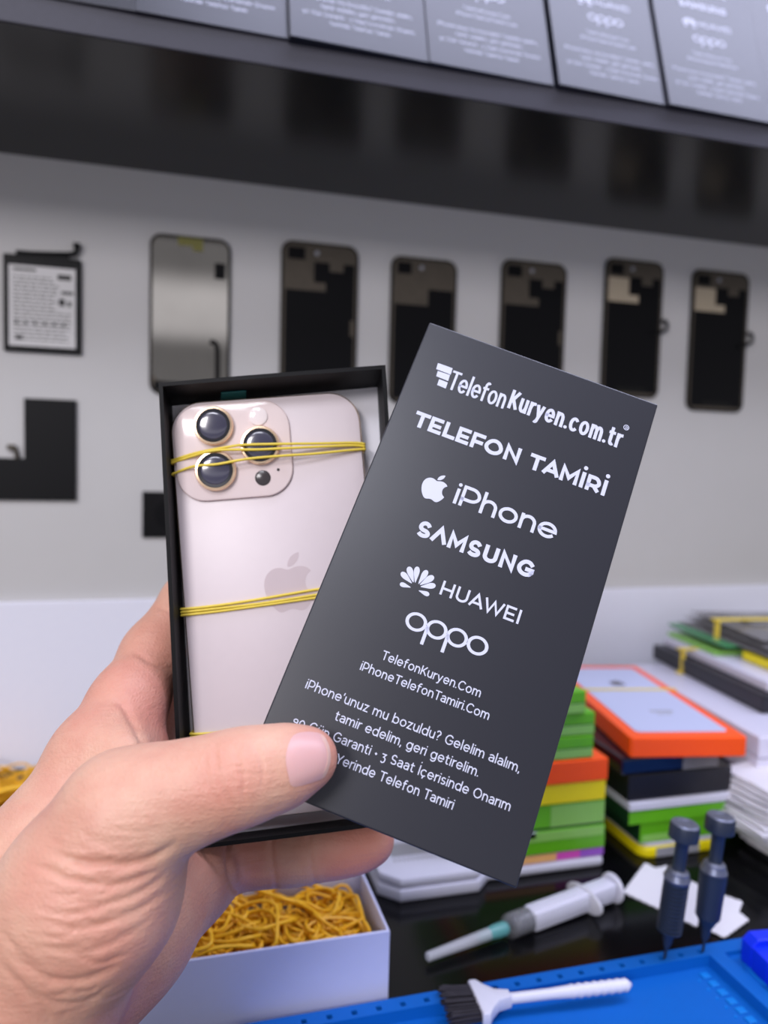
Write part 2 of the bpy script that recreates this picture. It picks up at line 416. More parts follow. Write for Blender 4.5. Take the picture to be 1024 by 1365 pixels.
# ================================================================== SETTING
def setting():
    o = MB().box(-1.2, 2.0, WALL, WALL+.02, 0, 2.7).build('wall_back', M['wall']); o['kind'] = 'structure'
    o = MB().box(-1.6, 2.2, -1.6, WALL+.02, -.02, 0).build('floor', mat('grey_floor', rgb(120, 116, 112), .5)); o['kind'] = 'structure'
    o = MB().box(-.95, 1.45, WALL-.006, WALL-.0003, CT+.0003, CT+.1500, .0012).build('trim_1', M['splash'])
    o['kind'] = 'structure'; o['label'] = 'low white glossy upstand along the back of the worktop'
    w = thing('worktop', 'long glossy black worktop along the white wall', 'worktop', T(0, 0, 0))
    MB().box(-.9, 1.4, .06, WALL-.0005, CT-.03, CT, .002).build('top_slab', M['counter'], w)
    for x in (-.85, 1.33): MB().box(x, x+.02, .1, WALL-.001, .0, CT-.0305).build('side_panel', M['black_card'], w)
    s = thing('wall_shelf', 'long glossy black shelf with a speckled front edge, mounted above the hung screens', 'shelf', T(0, 0, CT+H))
    MB().box(-.9, 1.4, .5035, WALL-.0003, .2533, .2702).build('board', M['shelf'], s)
    MB().box(-.9, 1.4, .5015, .5034, .2533, .2702, .0004).build('edge_band', M['shelf_edge'], s)
setting()

# ================================================================== PRINTED CARTON (lid and shelf boxes)
LID, LW, LH = rect_pose((575, 430), (880, 540), (686, 1183), (319, 1034), .092)
LETTERS = []      # (part name, mesh)
def line(name, body, p0, p1, cap_px, weight, gap=.26):
    a = px_local(LID, *p0); b = px_local(LID, *p1)
    k = (b-a).length/math.dist(p0, p1)
    me = stroke_text(name, body, b.x-a.x, cap_px*k, weight, gap)
    me.transform(Matrix.Translation((a.x, (a.y+b.y)/2, 0.00002))); me.materials.append(M['ink'])
    LETTERS.append((name, me))
def shape(name, loops):
    me = shape_mesh(name, loops); me.transform(Matrix.Translation((0, 0, .00005))); me.materials.append(M['ink'])
    LETTERS.append((name, me))
def L2(px, py): p = px_local(LID, px, py); return (p.x, p.y)
def lettering():
    shape('bar_logo', [[L2(*q) for q in b] for b in (((584, 484), (603.5, 491), (601, 499.5), (581.5, 492)), ((583.8, 494.5), (600, 500), (597.5, 508), (581.5, 501.5)), ((585.5, 505.5), (597, 510), (594.2, 518), (582.8, 513.2)))])
    a = (595, 518.8); b = (826, 596)
    line('heading_text', 'Telefon', a, (671, 544), 29, .115, .26)
    line('heading_text', 'Kuryen.com.tr', (675, 545.3), b, 29, .15, .34)
    p = L2(835, 570)
    shape('registered_mark', [circ(*p, .0011, 20), circ(*p, .00085, 20)])
    line('registered_mark', 'R', (833.2, 571.8), (836.4, 573), 4.4, .16)
    line('subheading_text', 'TELEFON TAMİRİ', (548, 568.5), (806, 659.5), 23, .23, .21)
    c = L2(580, 649); h = (Vector(L2(589, 631))-Vector(L2(573, 668))).length
    shape('fruit_logo', fruit_loops(c[0], c[1], h*.93))
    line('brand_text', 'iPhone', (602, 673.5), (740, 718), 30.5, .15, .12)
    line('brand_text', 'SΛMSUNG', (553, 715), (709, 770), 23.5, .24, .26)
    # petal mark
    c = Vector(L2(553.5, 783.5)); R = .0069; loops = []
    for a, r0, r1, wd in ((12, .18, 1.0, .15), (37, .2, 1.02, .165), (64, .2, .95, .15), (92, .16, .72, .12)):
        for sgn in (-1, 1):
            th = math.radians(90-sgn*a); d = Vector((math.cos(th), math.sin(th))); n = Vector((-d.y, d.x))
            P = []
            base = c+Vector((sgn*.05*R, (.06 if a < 80 else -.06)*R))
            prof = [(r0, 0), (.45, .55), (.72, .95), (.9, .85), (1.0, .35), (1.0, -.35), (.9, -.85), (.72, -.95), (.45, -.55)]
            for t, q in prof:
                rr = (r0+(r1-r0)*(t-r0)/(1-r0))*R; P.append(base+d*rr+n*q*wd*R)
            loops.append([(v.x, v.y) for v in catmull([(q.x, q.y, 0) for q in P], 4, True)])
    shape('petal_logo', loops)
    line('brand_text', 'HUAWEI', (585, 793), (691, 831), 20, .16, .24)
    # ring lettering
    a = Vector(L2(536, 838)); b = Vector(L2(647, 877)); y0 = (a.y+b.y)/2; wd = (b.x-a.x)
    rx = wd*.127; ry = rx*.86; st = rx*.31; loops = []
    xs = [a.x+rx+(wd-2*rx)*k/3 for k in range(4)]; cy = y0+.0044-.001
    for k, x in enumerate(xs):
        loops += [[(x+rx*math.cos(t*PI/20), cy+ry*math.sin(t*PI/20)) for t in range(40)],
                  [(x+(rx-st)*math.cos(t*PI/20), cy+(ry-st*.85)*math.sin(t*PI/20)) for t in range(40)]]
    shape('brand_text', loops)
    shape('brand_text', [[(xs[k]-rx, cy-ry*2.0), (xs[k]-rx+st, cy-ry*2.0), (xs[k]-rx+st, cy), (xs[k]-rx, cy)] for k in (1, 2)])
    line('address_text', 'TelefonKuryen.Com', (507, 880), (640, 928), 12.5, .12, .2)
    line('address_text', 'iPhoneTelefonTamiri.Com', (479, 893.5), (651, 959), 12.5, .12, .2)
    line('slogan_text', "iPhone'unuz mu bozuldu? Gelelim alalım,", (406, 918), (692, 1029), 13, .115, .2)
    line('slogan_text', "tamir edelim, geri getirelim.", (445, 960), (637, 1035), 13, .115, .2)
    line('slogan_text', "90 Gün Garanti • 3 Saat İçerisinde Onarım", (389, 966), (679, 1081), 13, .115, .2)
    line('slogan_text', "Yerinde Telefon Tamiri", (446, 1017), (603, 1079), 13, .115, .2)
lettering()
def make_lid():
    t = thing('printed_carton_cover', 'charcoal printed carton cover clamped under the thumb, nearest and largest of the printed boxes', 'box', LID)
    D = .017; th = .0009
    m = MB(); m.box(0, LW, 0, LH, -D, 0, .0005)
    # hollow it from the back: inner walls
    bm = m.bm
    back = min(bm.faces, key=lambda f: f.calc_center_median().z)
    r = bmesh.ops.inset_individual(bm, faces=[back], thickness=th)
    r = bmesh.ops.extrude_face_region(bm, geom=[back])
    vs = [e for e in r['geom'] if isinstance(e, bmesh.types.BMVert)]
    bmesh.ops.translate(bm, vec=(0, 0, D-th), verts=vs); bmesh.ops.delete(bm, geom=[back], context='FACES_ONLY')
    m.build('lid_shell', M['box'], t)
    for n, me in LETTERS:
        o = link(bpy.data.objects.new(n, me)); o.parent = t
    return t
make_lid()

def make_shelf_boxes():
    tilt = math.radians(-17)
    xs = [(-.025, 'far left printed carton on the shelf, only its bottom corner showing'),
          (.0695, 'printed carton on the shelf above the bare screen with the silvery back, second from left'),
          (.1635, 'printed carton on the shelf, third from left, four white text lines showing'),
          (.258, 'printed carton on the shelf, fourth from left, its ring lettering cut by the picture top'),
          (.3545, 'printed carton on the shelf, fifth from left, topped by the petal logo line'),
          (.445, 'printed carton on the shelf, sixth from left, more brand lines showing than on the others'),
          (.5375, 'printed carton at the right end of the shelf row, cut by the picture edge')]
    D = .024
    first = None
    for i, (xr, lab) in enumerate(xs):
        yaw = math.radians((-1.2, .8, 1.6, 1.4, 1.8, 1.0, .6)[i])
        mw = Matrix.Translation((xr-.0005, .4990+.0010*math.sin(i*2.3), CT+H+.2704)) @ Matrix.Rotation(yaw, 4, 'Z') @ Matrix.Rotation(tilt, 4, 'X') @ Matrix.Rotation(PI/2, 4, 'X') @ Matrix.Diagonal((1.03, 1, 1, 1)) @ Matrix.Translation((-.0922, 0.0, 0))
        if first is None:
            t = thing('printed_carton', lab, 'box', mw, 'printed cartons on the shelf')
            m = MB().box(0, .092, 0, .176, -D, 0, .0006); body = m.build('carton', M['box'], t)
            parts = [body]
            for n, me in LETTERS:
                o = link(bpy.data.objects.new(n, me)); o.parent = t; parts.append(o)
            first = (t, parts)
        else:
            t = first[0].copy(); COL.objects.link(t); t.matrix_world = mw; t['label'] = lab
            for p in first[1]:
                c = p.copy(); COL.objects.link(c); c.parent = t
make_shelf_boxes()

# ================================================================== TRAY AND PHONE
PH, PW, PHH = rect_pose((239.5, 537), (492, 519), (511, 1073), (250, 1104), .0782)     # back of the phone
def in_plane(px, py, z): return PH @ px_local(PH, px, py, z)
RIM = [in_plane(217, 515, .0115), in_plane(509, 492, .0115), in_plane(546, 1090, .0115), in_plane(247, 1128, .0115)]
FLO = [in_plane(229.5, 541, -.0092), in_plane(503, 516, -.0092), in_plane(532, 1083, -.0092), in_plane(262, 1118, -.0092)]
def make_tray():
    n = (RIM[1]-RIM[0]).cross(RIM[3]-RIM[0]).normalized()      # points away from the eye
    c = sum(RIM, Vector())/4
    ex = (RIM[1]-RIM[0]).normalized(); nn = -n
    ey = nn.cross(ex).normalized()
    mw = Matrix((ex, ey, nn)).transposed().to_4x4(); mw.translation = FLO[3]
    t = thing('box_tray', 'open black carton tray holding the pink phone, gripped in the hand', 'box', mw)
    inv = mw.inverted(); L = lambda p: inv @ p
    th = .0016
    for i, nm in enumerate(('top', 'right', 'bottom', 'left')):
        a, b = RIM[i], RIM[(i+1) % 4]; fa, fb = FLO[i], FLO[(i+1) % 4]
        oc = sum(FLO, Vector())/4
        out = ((fa+fb)/2-oc); out = (out-n*out.dot(n)).normalized()*th
        # slightly wavy top edge, as folded card is
        m = MB(); N = 12
        d = (b-a).normalized()
        rows = []
        for k in range(N+1):
            s = k/N; wv = .0007*math.sin(PI*s)*(1 if i % 2 == 0 else .6)
            p = a.lerp(b, s)+(-n)*wv; q = fa.lerp(fb, s)
            e0 = -d*th if k == 0 else (d*th if k == N else Vector())
            rows.append([m.bm.verts.new(L(v)) for v in (p, q+n*.0012, q+n*.0012+out+e0, p+out+e0)])
        for A, B in zip(rows, rows[1:]):
            for j in range(4): m.bm.faces.new((A[j], A[(j+1) % 4], B[(j+1) % 4], B[j]))
        m.bm.faces.new(rows[0][::-1]); m.bm.faces.new(rows[-1])
        m.build('tray_wall', M['box_in'], t)
    m = MB(); m.hexa([L(p+n*.0004) for p in FLO], [L(p+n*.0014) for p in FLO]); m.build('tray_floor', M['box_in'], t)
    m = MB(); m.hexa([L(p) for p in FLO], [L(p+n*.0003) for p in FLO]); m.build('paper_liner', M['liner'], t)
    # small teal sticker on the inner face of the top wall
    def topw(px, py):
        A = RIM[0]; B = RIM[1]; C = FLO[0]; nrm = (B-A).cross(C-A).normalized(); d = pix(px, py, 1)-EYE
        return EYE+d*((A-EYE).dot(nrm)/d.dot(nrm))
    nrm = (RIM[1]-RIM[0]).cross(FLO[0]-RIM[0]).normalized()
    if nrm.dot(EYE-RIM[0]) < 0: nrm = -nrm
    q = [topw(*p) for p in ((295, 522.5), (328, 520), (328, 531), (294, 533))]
    m = MB(); m.hexa([L(p+nrm*.0005) for p in q], [L(p+nrm*.0001) for p in q]); o = m.build('sticker', M['teal'], t); o['label'] = 'small teal sticker'
    return n
TN = make_tray()

# sit the phone so that it rests on the paper liner
def make_phone():
    t = thing('smartphone', 'pale pink smartphone lying back-up in the black tray', 'phone', PH)
    th = .0075
    MB().prism(rrect(.0006, PW-.0006, .0006, PHH-.0006, .0125, 10), -.0012, 0, .0005).build('back_glass', M['phone'], t, True)
    MB().prism(rrect(0, PW, 0, PHH, .013, 10), -th, -.0012, .0006).build('frame', M['phone_rim'], t, True)
    l2 = lambda x, y, z=0: px_local(PH, x, y, z)
    # camera plateau
    a = l2(246, 664); b = l2(383, 530)
    x0, x1, y0, y1 = .0016, b.x, l2(330, 664).y, PHH-.0016
    MB().prism(rrect(x0, x1, y0, y1, .0115, 10), .00002, .0016, .0009).build('camera_plateau', M['phone_plateau'], t, True)
    def lens(px, py, r):
        c = l2(px, py, .004)
        Mx = Matrix.Translation((c.x, c.y, 0))
        ring = MB().lathe([(r, .0014), (r, .0036), (r*.96, .0042), (r*.86, .0043), (r*.84, .0036), (r*.84, .0017)], 48, Mx).build('lens_ring', M['lens_ring'], t, True)
        g = MB().lathe([(r*.835, .0018), (r*.835, .0040), (r*.55, .00402)], 48, Mx).build('lens_glass', M['lens_glass'], ring, True)
        prof = [(r*.70*math.cos(k*PI/2/7), .00400+.0005*math.sin(k*PI/2/7)) for k in range(8)]
        MB().lathe(prof, 40, Mx).build('lens_element', M['lens_core'], ring, True)
    rr = (l2(311, 567, .004)-l2(257.5, 567, .004)).length/2
    lens(284, 567, rr); lens(346.5, 593, rr); lens(287, 627, rr*1.03)
    for nm, px, py, r, mm, z in (('flash', 344, 555, 12.5, 'flash', .0022), ('depth_sensor', 350.5, 637, 10.5, 'sensor', .00175)):
        c = l2(px, py, .0017); r = r*.0782/258
        MB().lathe([(r, .0014), (r, z), (r*.8, z+.0003)], 32, Matrix.Translation((c.x, c.y, 0))).build(nm, M[mm], t, True)
    c = l2(371, 626, .0017)
    MB().lathe([(.0006, .0014), (.0006, .0018)], 16, Matrix.Translation((c.x, c.y, 0))).build('microphone_hole', M['sensor'], t)
    # fruit emblem
    c = l2(386, 776)
    hh = (l2(386, 737)-l2(386, 815)).length
    me = shape_mesh('emblem', fruit_loops(c.x, c.y, hh), .00002); me.transform(Matrix.Translation((0, 0, .00003))); me.materials.append(M['logo_grey'])
    o = link(bpy.data.objects.new('emblem', me)); o.parent = t; o['label'] = 'greyish fruit emblem'
    # side buttons
    for y in (.118, .105): MB().box(-.0004, .0004, y, y+.009, -.0052, -.003, .0002).build('side_button', M['phone_rim'], t)
    # rubber bands: closed loops round the phone
    def wind(name, label, strands, r=.00055):
        m = MB()
        for k, S in enumerate(strands):
            pts = []
            for px, py, z in S:
                q = l2(px, py, z); pts.append(Vector((q.x, q.y, z+r)))
            pts[0].x = -r*1.2; pts[-1].x = PW+r*1.2
            pts = catmull(pts, 8)
            e = pts[-1]; s0 = pts[0]
            back = [Vector((PW+r*1.2, e.y, -th*.5)), Vector((PW+r, e.y, -th-r*.4)), Vector((PW-.002, e.y, -th-r*1.1)), Vector((.002, s0.y, -th-r*1.1)), Vector((-r, s0.y, -th-r*.4)), Vector((-r*1.2, s0.y, -th*.5))]
            m.tube(pts+back, r, True, 8)
        o = m.build(name, M['band'], None, True, 60)
        o.matrix_world = PH
        tag(o, label, 'rubber band', 'rubber bands round the pink phone')
    wind('rubber_band', 'yellow rubber band crossing the camera lenses of the pink phone', [
        [(240, 614, .0002), (262, 604, .0022), (310, 595, .0046), (330, 593, .0046), (375, 592, .0046), (420, 591.5, .0026), (470, 590.5, .0008), (498, 591, .0002)],
        [(240, 617, .0002), (258, 608, .0022), (290, 600.5, .0046), (345, 599.5, .0046), (376, 598, .0046), (420, 596, .0026), (470, 594, .0008), (498, 594.5, .0002)],
        [(240, 632, .0002), (258, 622, .0028), (290, 619, .0046), (330, 612, .0046), (374, 608, .0042), (420, 605, .0026), (470, 600, .0008), (498, 598, .0002)]])
    wind('rubber_band', 'yellow rubber band across the fruit emblem of the pink phone', [
        [(244, 812, 0), (290, 807, 0), (350, 798, 0), (420, 786, 0), (503, 774, 0)],
        [(244, 816, 0), (290, 811, 0), (350, 804, 0), (420, 793, 0), (503, 780, 0)],
        [(244, 820, 0), (290, 815, 0), (350, 807, 0), (420, 797, 0), (503, 786, 0)]])
    wind('rubber_band', 'yellow rubber band round the lower end of the pink phone, just above the thumb', [
        [(247, 979, 0), (290, 976.5, 0), (330, 972, 0), (420, 962, 0), (507, 950, 0)],
        [(247, 983.5, 0), (290, 980, 0), (330, 976, 0), (420, 966, 0), (507, 955, 0)],
        [(247, 988, 0), (290, 985, 0), (330, 981, 0), (420, 971, 0), (507, 960, 0)]])
make_phone()
# ================================================================== HAND
def skin_material():
    m = mat('skin', rgb(226, 178, 152), .46, spec=.4, sss=.12)
    nt = m.node_tree; b = nt.nodes['Principled BSDF']
    for l in list(b.inputs['Base Color'].links): nt.links.remove(l)
    tc = nt.nodes.new('ShaderNodeTexCoord')
    n1 = nt.nodes.new('ShaderNodeTexNoise'); n1.inputs['Scale'].default_value = 38; n1.inputs['Detail'].default_value = 5; n1.inputs['Roughness'].default_value = .6
    cr = nt.nodes.new('ShaderNodeValToRGB')
    cr.color_ramp.elements[0].position = .32; cr.color_ramp.elements[0].color = rgb(200, 143, 124)
    cr.color_ramp.elements[1].position = .66; cr.color_ramp.elements[1].color = rgb(212, 170, 147)
    at = nt.nodes.new('ShaderNodeAttribute'); at.attribute_name = 'flush'
    mx = nt.nodes.new('ShaderNodeMix'); mx.data_type = 'RGBA'; mx.inputs[7].default_value = rgb(206, 118, 106)
    nt.links.new(tc.outputs['Object'], n1.inputs['Vector']); nt.links.new(n1.outputs['Fac'], cr.inputs['Fac'])
    nt.links.new(cr.outputs['Color'], mx.inputs[6]); nt.links.new(at.outputs['Fac'], mx.inputs[0])
    nt.links.new(mx.outputs[2], b.inputs['Base Color'])
    # fine skin lines
    vo = nt.nodes.new('ShaderNodeTexVoronoi'); vo.inputs['Scale'].default_value = 700; vo.feature = 'DISTANCE_TO_EDGE'
    mp = nt.nodes.new('ShaderNodeMapping'); mp.inputs['Rotation'].default_value = (.3, .5, .6); mp.inputs['Scale'].default_value = (1, .45, 1)
    n2 = nt.nodes.new('ShaderNodeTexNoise'); n2.inputs['Scale'].default_value = 260; n2.inputs['Detail'].default_value = 4
    ad = nt.nodes.new('ShaderNodeMath'); ad.operation = 'MULTIPLY_ADD'; ad.inputs[1].default_value = .8
    nt.links.new(tc.outputs['Object'], mp.inputs['Vector']); nt.links.new(mp.outputs['Vector'], vo.inputs['Vector']); nt.links.new(tc.outputs['Object'], n2.inputs['Vector'])
    nt.links.new(vo.outputs['Distance'], ad.inputs[0]); nt.links.new(n2.outputs['Fac'], ad.inputs[2])
    mp2 = nt.nodes.new('ShaderNodeMapping'); mp2.inputs['Rotation'].default_value = (0, .45, 0); mp2.inputs['Scale'].default_value = (90, 200, 620)
    n3 = nt.nodes.new('ShaderNodeTexNoise'); n3.inputs['Scale'].default_value = 1; n3.inputs['Detail'].default_value = 3
    nt.links.new(tc.outputs['Object'], mp2.inputs['Vector']); nt.links.new(mp2.outputs['Vector'], n3.inputs['Vector'])
    ad2 = nt.nodes.new('ShaderNodeMath'); ad2.operation = 'MULTIPLY_ADD'; ad2.inputs[1].default_value = 1.3
    nt.links.new(n3.outputs['Fac'], ad2.inputs[0]); nt.links.new(ad.outputs[0], ad2.inputs[2]); ad = ad2
    bp = nt.nodes.new('ShaderNodeBump'); bp.inputs['Strength'].default_value = .42; bp.inputs['Distance'].default_value = .0006
    nt.links.new(ad.outputs[0], bp.inputs['Height']); nt.links.new(bp.outputs['Normal'], b.inputs['Normal'])
    return m
M['skin'] = skin_material()
M['nail'] = mat('fingernail', rgb(208, 162, 160), .34, spec=.45, sss=.1)
M['nail_tip'] = mat('pale_nail_edge', rgb(216, 176, 164), .4, sss=.1)

def mm3(px, py, Z): return np.array([(px-512)/1000*Z, (py-682.5)/1000*Z, Z], np.float32)
CH = []    # (points, smooth k)
def chain(k, *pts): CH.append((k, [(mm3(p[0], p[1], p[2]), p[3]) for p in pts]))
# wrist and palm
chain(12, (-120, 1470, 236, 30), (-30, 1352, 238, 27), (60, 1160, 252, 22), (131, 1012, 272, 16.5))          # index metacarpal side
chain(12, (-60, 1560, 250, 30), (20, 1395, 250, 28), (160, 1238, 268, 24), (246, 1172, 299, 17), (292, 1150, 315, 13.5))   # little-finger side
chain(12, (-60, 1480, 232, 32), (40, 1310, 228, 28))
chain(9, (40, 1310, 224, 27), (120, 1190, 219, 24.5), (168, 1092, 219, 19.5))                                # thumb mound
chain(11, (60, 1290, 245, 24), (150, 1130, 272, 22), (212, 1030, 318, 15), (255, 1090, 328, 14))             # hollow of the palm
chain(10, (165, 1010, 262, 10), (190, 1000, 285, 10))                                                         # web
# thumb
chain(5, (168, 1092, 219, 19), (215, 1068, 219, 15.4), (268, 1052, 220, 13.8), (315, 1037, 221, 13), (345, 1029, 223, 11.9), (378, 1021, 225, 10.8), (408, 1011, 227, 8.9))
chain(3, (385, 1008, 226, 8.4), (411, 1010, 228, 8))
# index finger going round behind the tray
chain(7, (131, 1012, 272, 16.5), (171, 938, 292, 14), (207, 872, 315, 13), (253, 802, 335, 12.4))
chain(4, (253, 802, 335, 12.4), (330, 745, 339, 10.2), (400, 730, 338, 8.6))
# middle and ring fingers behind the tray
chain(6, (212, 1000, 319, 13.5), (272, 905, 337, 12.2))
chain(4, (272, 905, 337, 12.2), (360, 858, 334, 10.8), (436, 846, 333, 9))
chain(6, (222, 1060, 327, 14), (280, 1000, 334, 12.2))
chain(4, (280, 1000, 333, 12.2), (370, 968, 328, 10.6), (446, 960, 327, 8.8))
# little finger under the tray
chain(5, (268, 1151, 315, 13), (318, 1138, 318, 12.6), (345, 1137, 320, 12.9), (368, 1136, 320, 12.2), (392, 1135, 320, 12.6), (418, 1132, 320, 11.9), (450, 1128, 320, 11.8), (478, 1123, 320, 11), (495, 1120, 320, 9.8))

def rcone(P, a, b, r1, r2):
    ba = b-a; l2 = float(ba@ba); rr = r1-r2; a2 = l2-rr*rr; il2 = 1.0/l2
    pa = P-a; y = pa@ba; z = y-l2
    q = pa*l2-ba*y[..., None]; x2 = np.einsum('...i,...i->...', q, q)
    y2 = y*y*l2; z2 = z*z*l2
    k = math.copysign(1, rr)*rr*rr*x2
    o = (np.sqrt(x2*a2*il2)+y*rr)*il2-r1
    o1 = np.sqrt(x2+z2)*il2-r2; o2 = np.sqrt(x2+y2)*il2-r1
    m1 = np.sign(z)*a2*z2 > k; m2 = np.sign(y)*a2*y2 < k
    return np.where(m1, o1, np.where(m2, o2, o))
def smin(a, b, k):
    h = np.maximum(k-np.abs(a-b), 0)/k
    return np.minimum(a, b)-h*h*k*.25
def build_hand():
    lo = np.min([np.min([p-r for p, r in c], 0) for k, c in CH], 0)-3
    hi = np.max([np.max([p+r for p, r in c], 0) for k, c in CH], 0)+3
    # the forearm is cut well outside the picture
    lo = np.maximum(lo, np.array([-178, -200, 180])); hi[1] = min(hi[1], 205)
    st = .85
    n = np.ceil((hi-lo)/st).astype(int)+1
    ax = [lo[i]+st*np.arange(n[i]) for i in range(3)]
    D = np.full(n, 50., np.float32)
    for k, c in CH:
        for (a, r1), (b, r2) in zip(c, c[1:]):
            if np.linalg.norm(b-a) < 1e-3: continue
            mg = 14
            l = np.minimum(a-r1, b-r2)-mg; h = np.maximum(a+r1, b+r2)+mg
            i0 = np.clip(((l-lo)/st).astype(int), 0, n); i1 = np.clip(((h-lo)/st).astype(int)+2, 0, n)
            if np.any(i1 <= i0): continue
            sl = tuple(slice(i0[i], i1[i]) for i in range(3))
            G = np.stack(np.meshgrid(*[ax[i][sl[i]] for i in range(3)], indexing='ij'), -1).astype(np.float32)
            D[sl] = smin(D[sl], rcone(G, a.astype(np.float32), b.astype(np.float32), float(r1), float(r2)), k)
    # close the cut faces
    D[0] = np.maximum(D[0], .5); D[:, -1] = np.maximum(D[:, -1], .5); D[:, 0] = np.maximum(D[:, 0], .5); D[:, :, 0] = np.maximum(D[:, :, 0], .5); D[-1] = np.maximum(D[-1], .5); D[:, :, -1] = np.maximum(D[:, :, -1], .5)
    # surface nets
    S = D < 0
    cs = [S[i:n[0]-1+i, j:n[1]-1+j, k:n[2]-1+k] for i in (0, 1) for j in (0, 1) for k in (0, 1)]
    cnt = sum(c.astype(np.int8) for c in cs); act = (cnt > 0) & (cnt < 8)
    idx = np.full(act.shape, -1, np.int64); A = np.argwhere(act); idx[act] = np.arange(len(A))
    acc = np.zeros((len(A), 3)); w = np.zeros(len(A))
    for ax_ in range(3):
        for o1 in (0, 1):
            for o2 in (0, 1):
                off = np.zeros(3, int); off[(ax_+1) % 3] = o1; off[(ax_+2) % 3] = o2
                p = A+off; q = p.copy(); q[:, ax_] += 1
                da = D[tuple(p.T)]; db = D[tuple(q.T)]
                m = (da < 0) != (db < 0)
                t = np.where(m, da/np.where(m, da-db, 1), 0)
                pt = p.astype(float); pt[:, ax_] += t
                acc[m] += pt[m]; w[m] += 1
    V = lo+st*(acc/w[:, None])
    faces = []
    for ax_ in range(3):
        a1, a2 = (ax_+1) % 3, (ax_+2) % 3
        sl0 = [slice(None)]*3; sl1 = [slice(None)]*3
        sl0[ax_] = slice(0, -1); sl1[ax_] = slice(1, None)
        ch = S[tuple(sl0)] != S[tuple(sl1)]
        E = np.argwhere(ch)
        E = E[(E[:, a1] > 0) & (E[:, a2] > 0) & (E[:, a1] < n[a1]-1) & (E[:, a2] < n[a2]-1)]
        q = []
        for o1, o2 in ((0, 0), (-1, 0), (-1, -1), (0, -1)):
            p = E.copy(); p[:, a1] += o1; p[:, a2] += o2; q.append(idx[tuple(p.T)])
        Q = np.stack(q, 1); flip = ~S[tuple(E.T)]
        Q[flip] = Q[flip][:, ::-1]; faces.append(Q)
    Fq = np.concatenate(faces); Fq = Fq[(Fq >= 0).all(1)]
    # smooth a little (Laplacian over quad edges)
    e = np.concatenate([Fq[:, [0, 1]], Fq[:, [1, 2]], Fq[:, [2, 3]], Fq[:, [3, 0]]]); e = np.concatenate([e, e[:, ::-1]])
    deg = np.bincount(e[:, 0], minlength=len(V)).astype(float)
    def avg(X): return np.stack([np.bincount(e[:, 0], X[e[:, 1], i], len(V)) for i in range(X.shape[1])], 1)/deg[:, None]
    for it in range(6):
        V = V+.5*(avg(V)-V); V = V-.52*(avg(V)-V) if it % 2 else V
    def normals(V):
        a = V[Fq[:, 2]]-V[Fq[:, 0]]; b = V[Fq[:, 3]]-V[Fq[:, 1]]; fn = np.cross(a, b)
        N = np.zeros_like(V)
        for j in range(4):
            for i in range(3): N[:, i] += np.bincount(Fq[:, j], fn[:, i], len(V))
        N /= np.linalg.norm(N, axis=1)[:, None]+1e-9
        return N
    N = normals(V)
    if np.mean(np.einsum('ij,ij->i', N, V-V.mean(0))) < 0: N = -N; Fq = Fq[:, ::-1]
    # ---- skin folds, pressed in along lines
    P = np.stack([V[:, 0]/V[:, 2]*1000+512, V[:, 1]/V[:, 2]*1000+682.5], 1)
    front = (np.einsum('ij,ij->i', N, V) < 0)
    disp = np.zeros(len(V))
    def crease(pts, depth, width, zlo=0, zhi=400, ridge=.18, fade=True):
        Q = np.array([(p.x, p.y) for p in catmull([(a, b, 0) for a, b in pts], 6)])
        ln = np.concatenate([[0], np.cumsum(np.linalg.norm(np.diff(Q, axis=0), axis=1))]); tot = ln[-1]
        m = front & (V[:, 2] > zlo) & (V[:, 2] < zhi) & (P[:, 0] > Q[:, 0].min()-40) & (P[:, 0] < Q[:, 0].max()+40) & (P[:, 1] > Q[:, 1].min()-40) & (P[:, 1] < Q[:, 1].max()+40)
        I = np.nonzero(m)[0]
        if not len(I): return
        best = np.full(len(I), 1e9); tt = np.zeros(len(I))
        for i in range(len(Q)-1):
            a = Q[i]; d = Q[i+1]-a; l = d@d+1e-9
            t = np.clip(((P[I]-a)@d)/l, 0, 1); dd = np.linalg.norm(P[I]-a-t[:, None]*d, axis=1)
            mm = dd < best; best[mm] = dd[mm]; tt[mm] = ((ln[i]+t*math.sqrt(l))/tot)[mm]
        env = np.clip(np.minimum(tt, 1-tt)*5, 0.0, 1)**.7 if fade else 1
        disp[I] += .5*env*(-depth*np.exp(-(best/width)**2)+depth*ridge*np.exp(-((best-2.3*width)/(1.6*width))**2))
    Zt = 262
    crease([(70, 1136), (110, 1150), (143, 1153), (173, 1152), (203, 1144), (238, 1122)], 2.1, 5, zhi=Zt)
    crease([(35, 1148), (86, 1170), (133, 1180), (173, 1175), (214, 1158)], 1.3, 4, zhi=Zt)
    crease([(110, 1213), (149, 1204), (186, 1190), (222, 1166)], 1.1, 4, zhi=Zt)
    crease([(60, 1228), (100, 1238), (143, 1231), (186, 1213), (224, 1186)], 1.1, 4, zhi=Zt)
    crease([(60, 1262), (110, 1268), (150, 1257), (190, 1236)], .8, 4, zhi=Zt)
    crease([(10, 1270), (50, 1298), (83, 1308), (123, 1303), (160, 1284)], 1.5, 5, zhi=Zt)
    crease([(0, 1240), (28, 1272), (60, 1294)], .8, 4, zhi=Zt)
    crease([(40, 1318), (66, 1334), (100, 1338), (140, 1326)], .9, 4, zhi=Zt)
    crease([(0, 1284), (30, 1316), (56, 1345), (72, 1375)], 1.0, 5, zhi=Zt)
    crease([(80, 1352), (104, 1346), (130, 1336)], .6, 4, zhi=Zt)
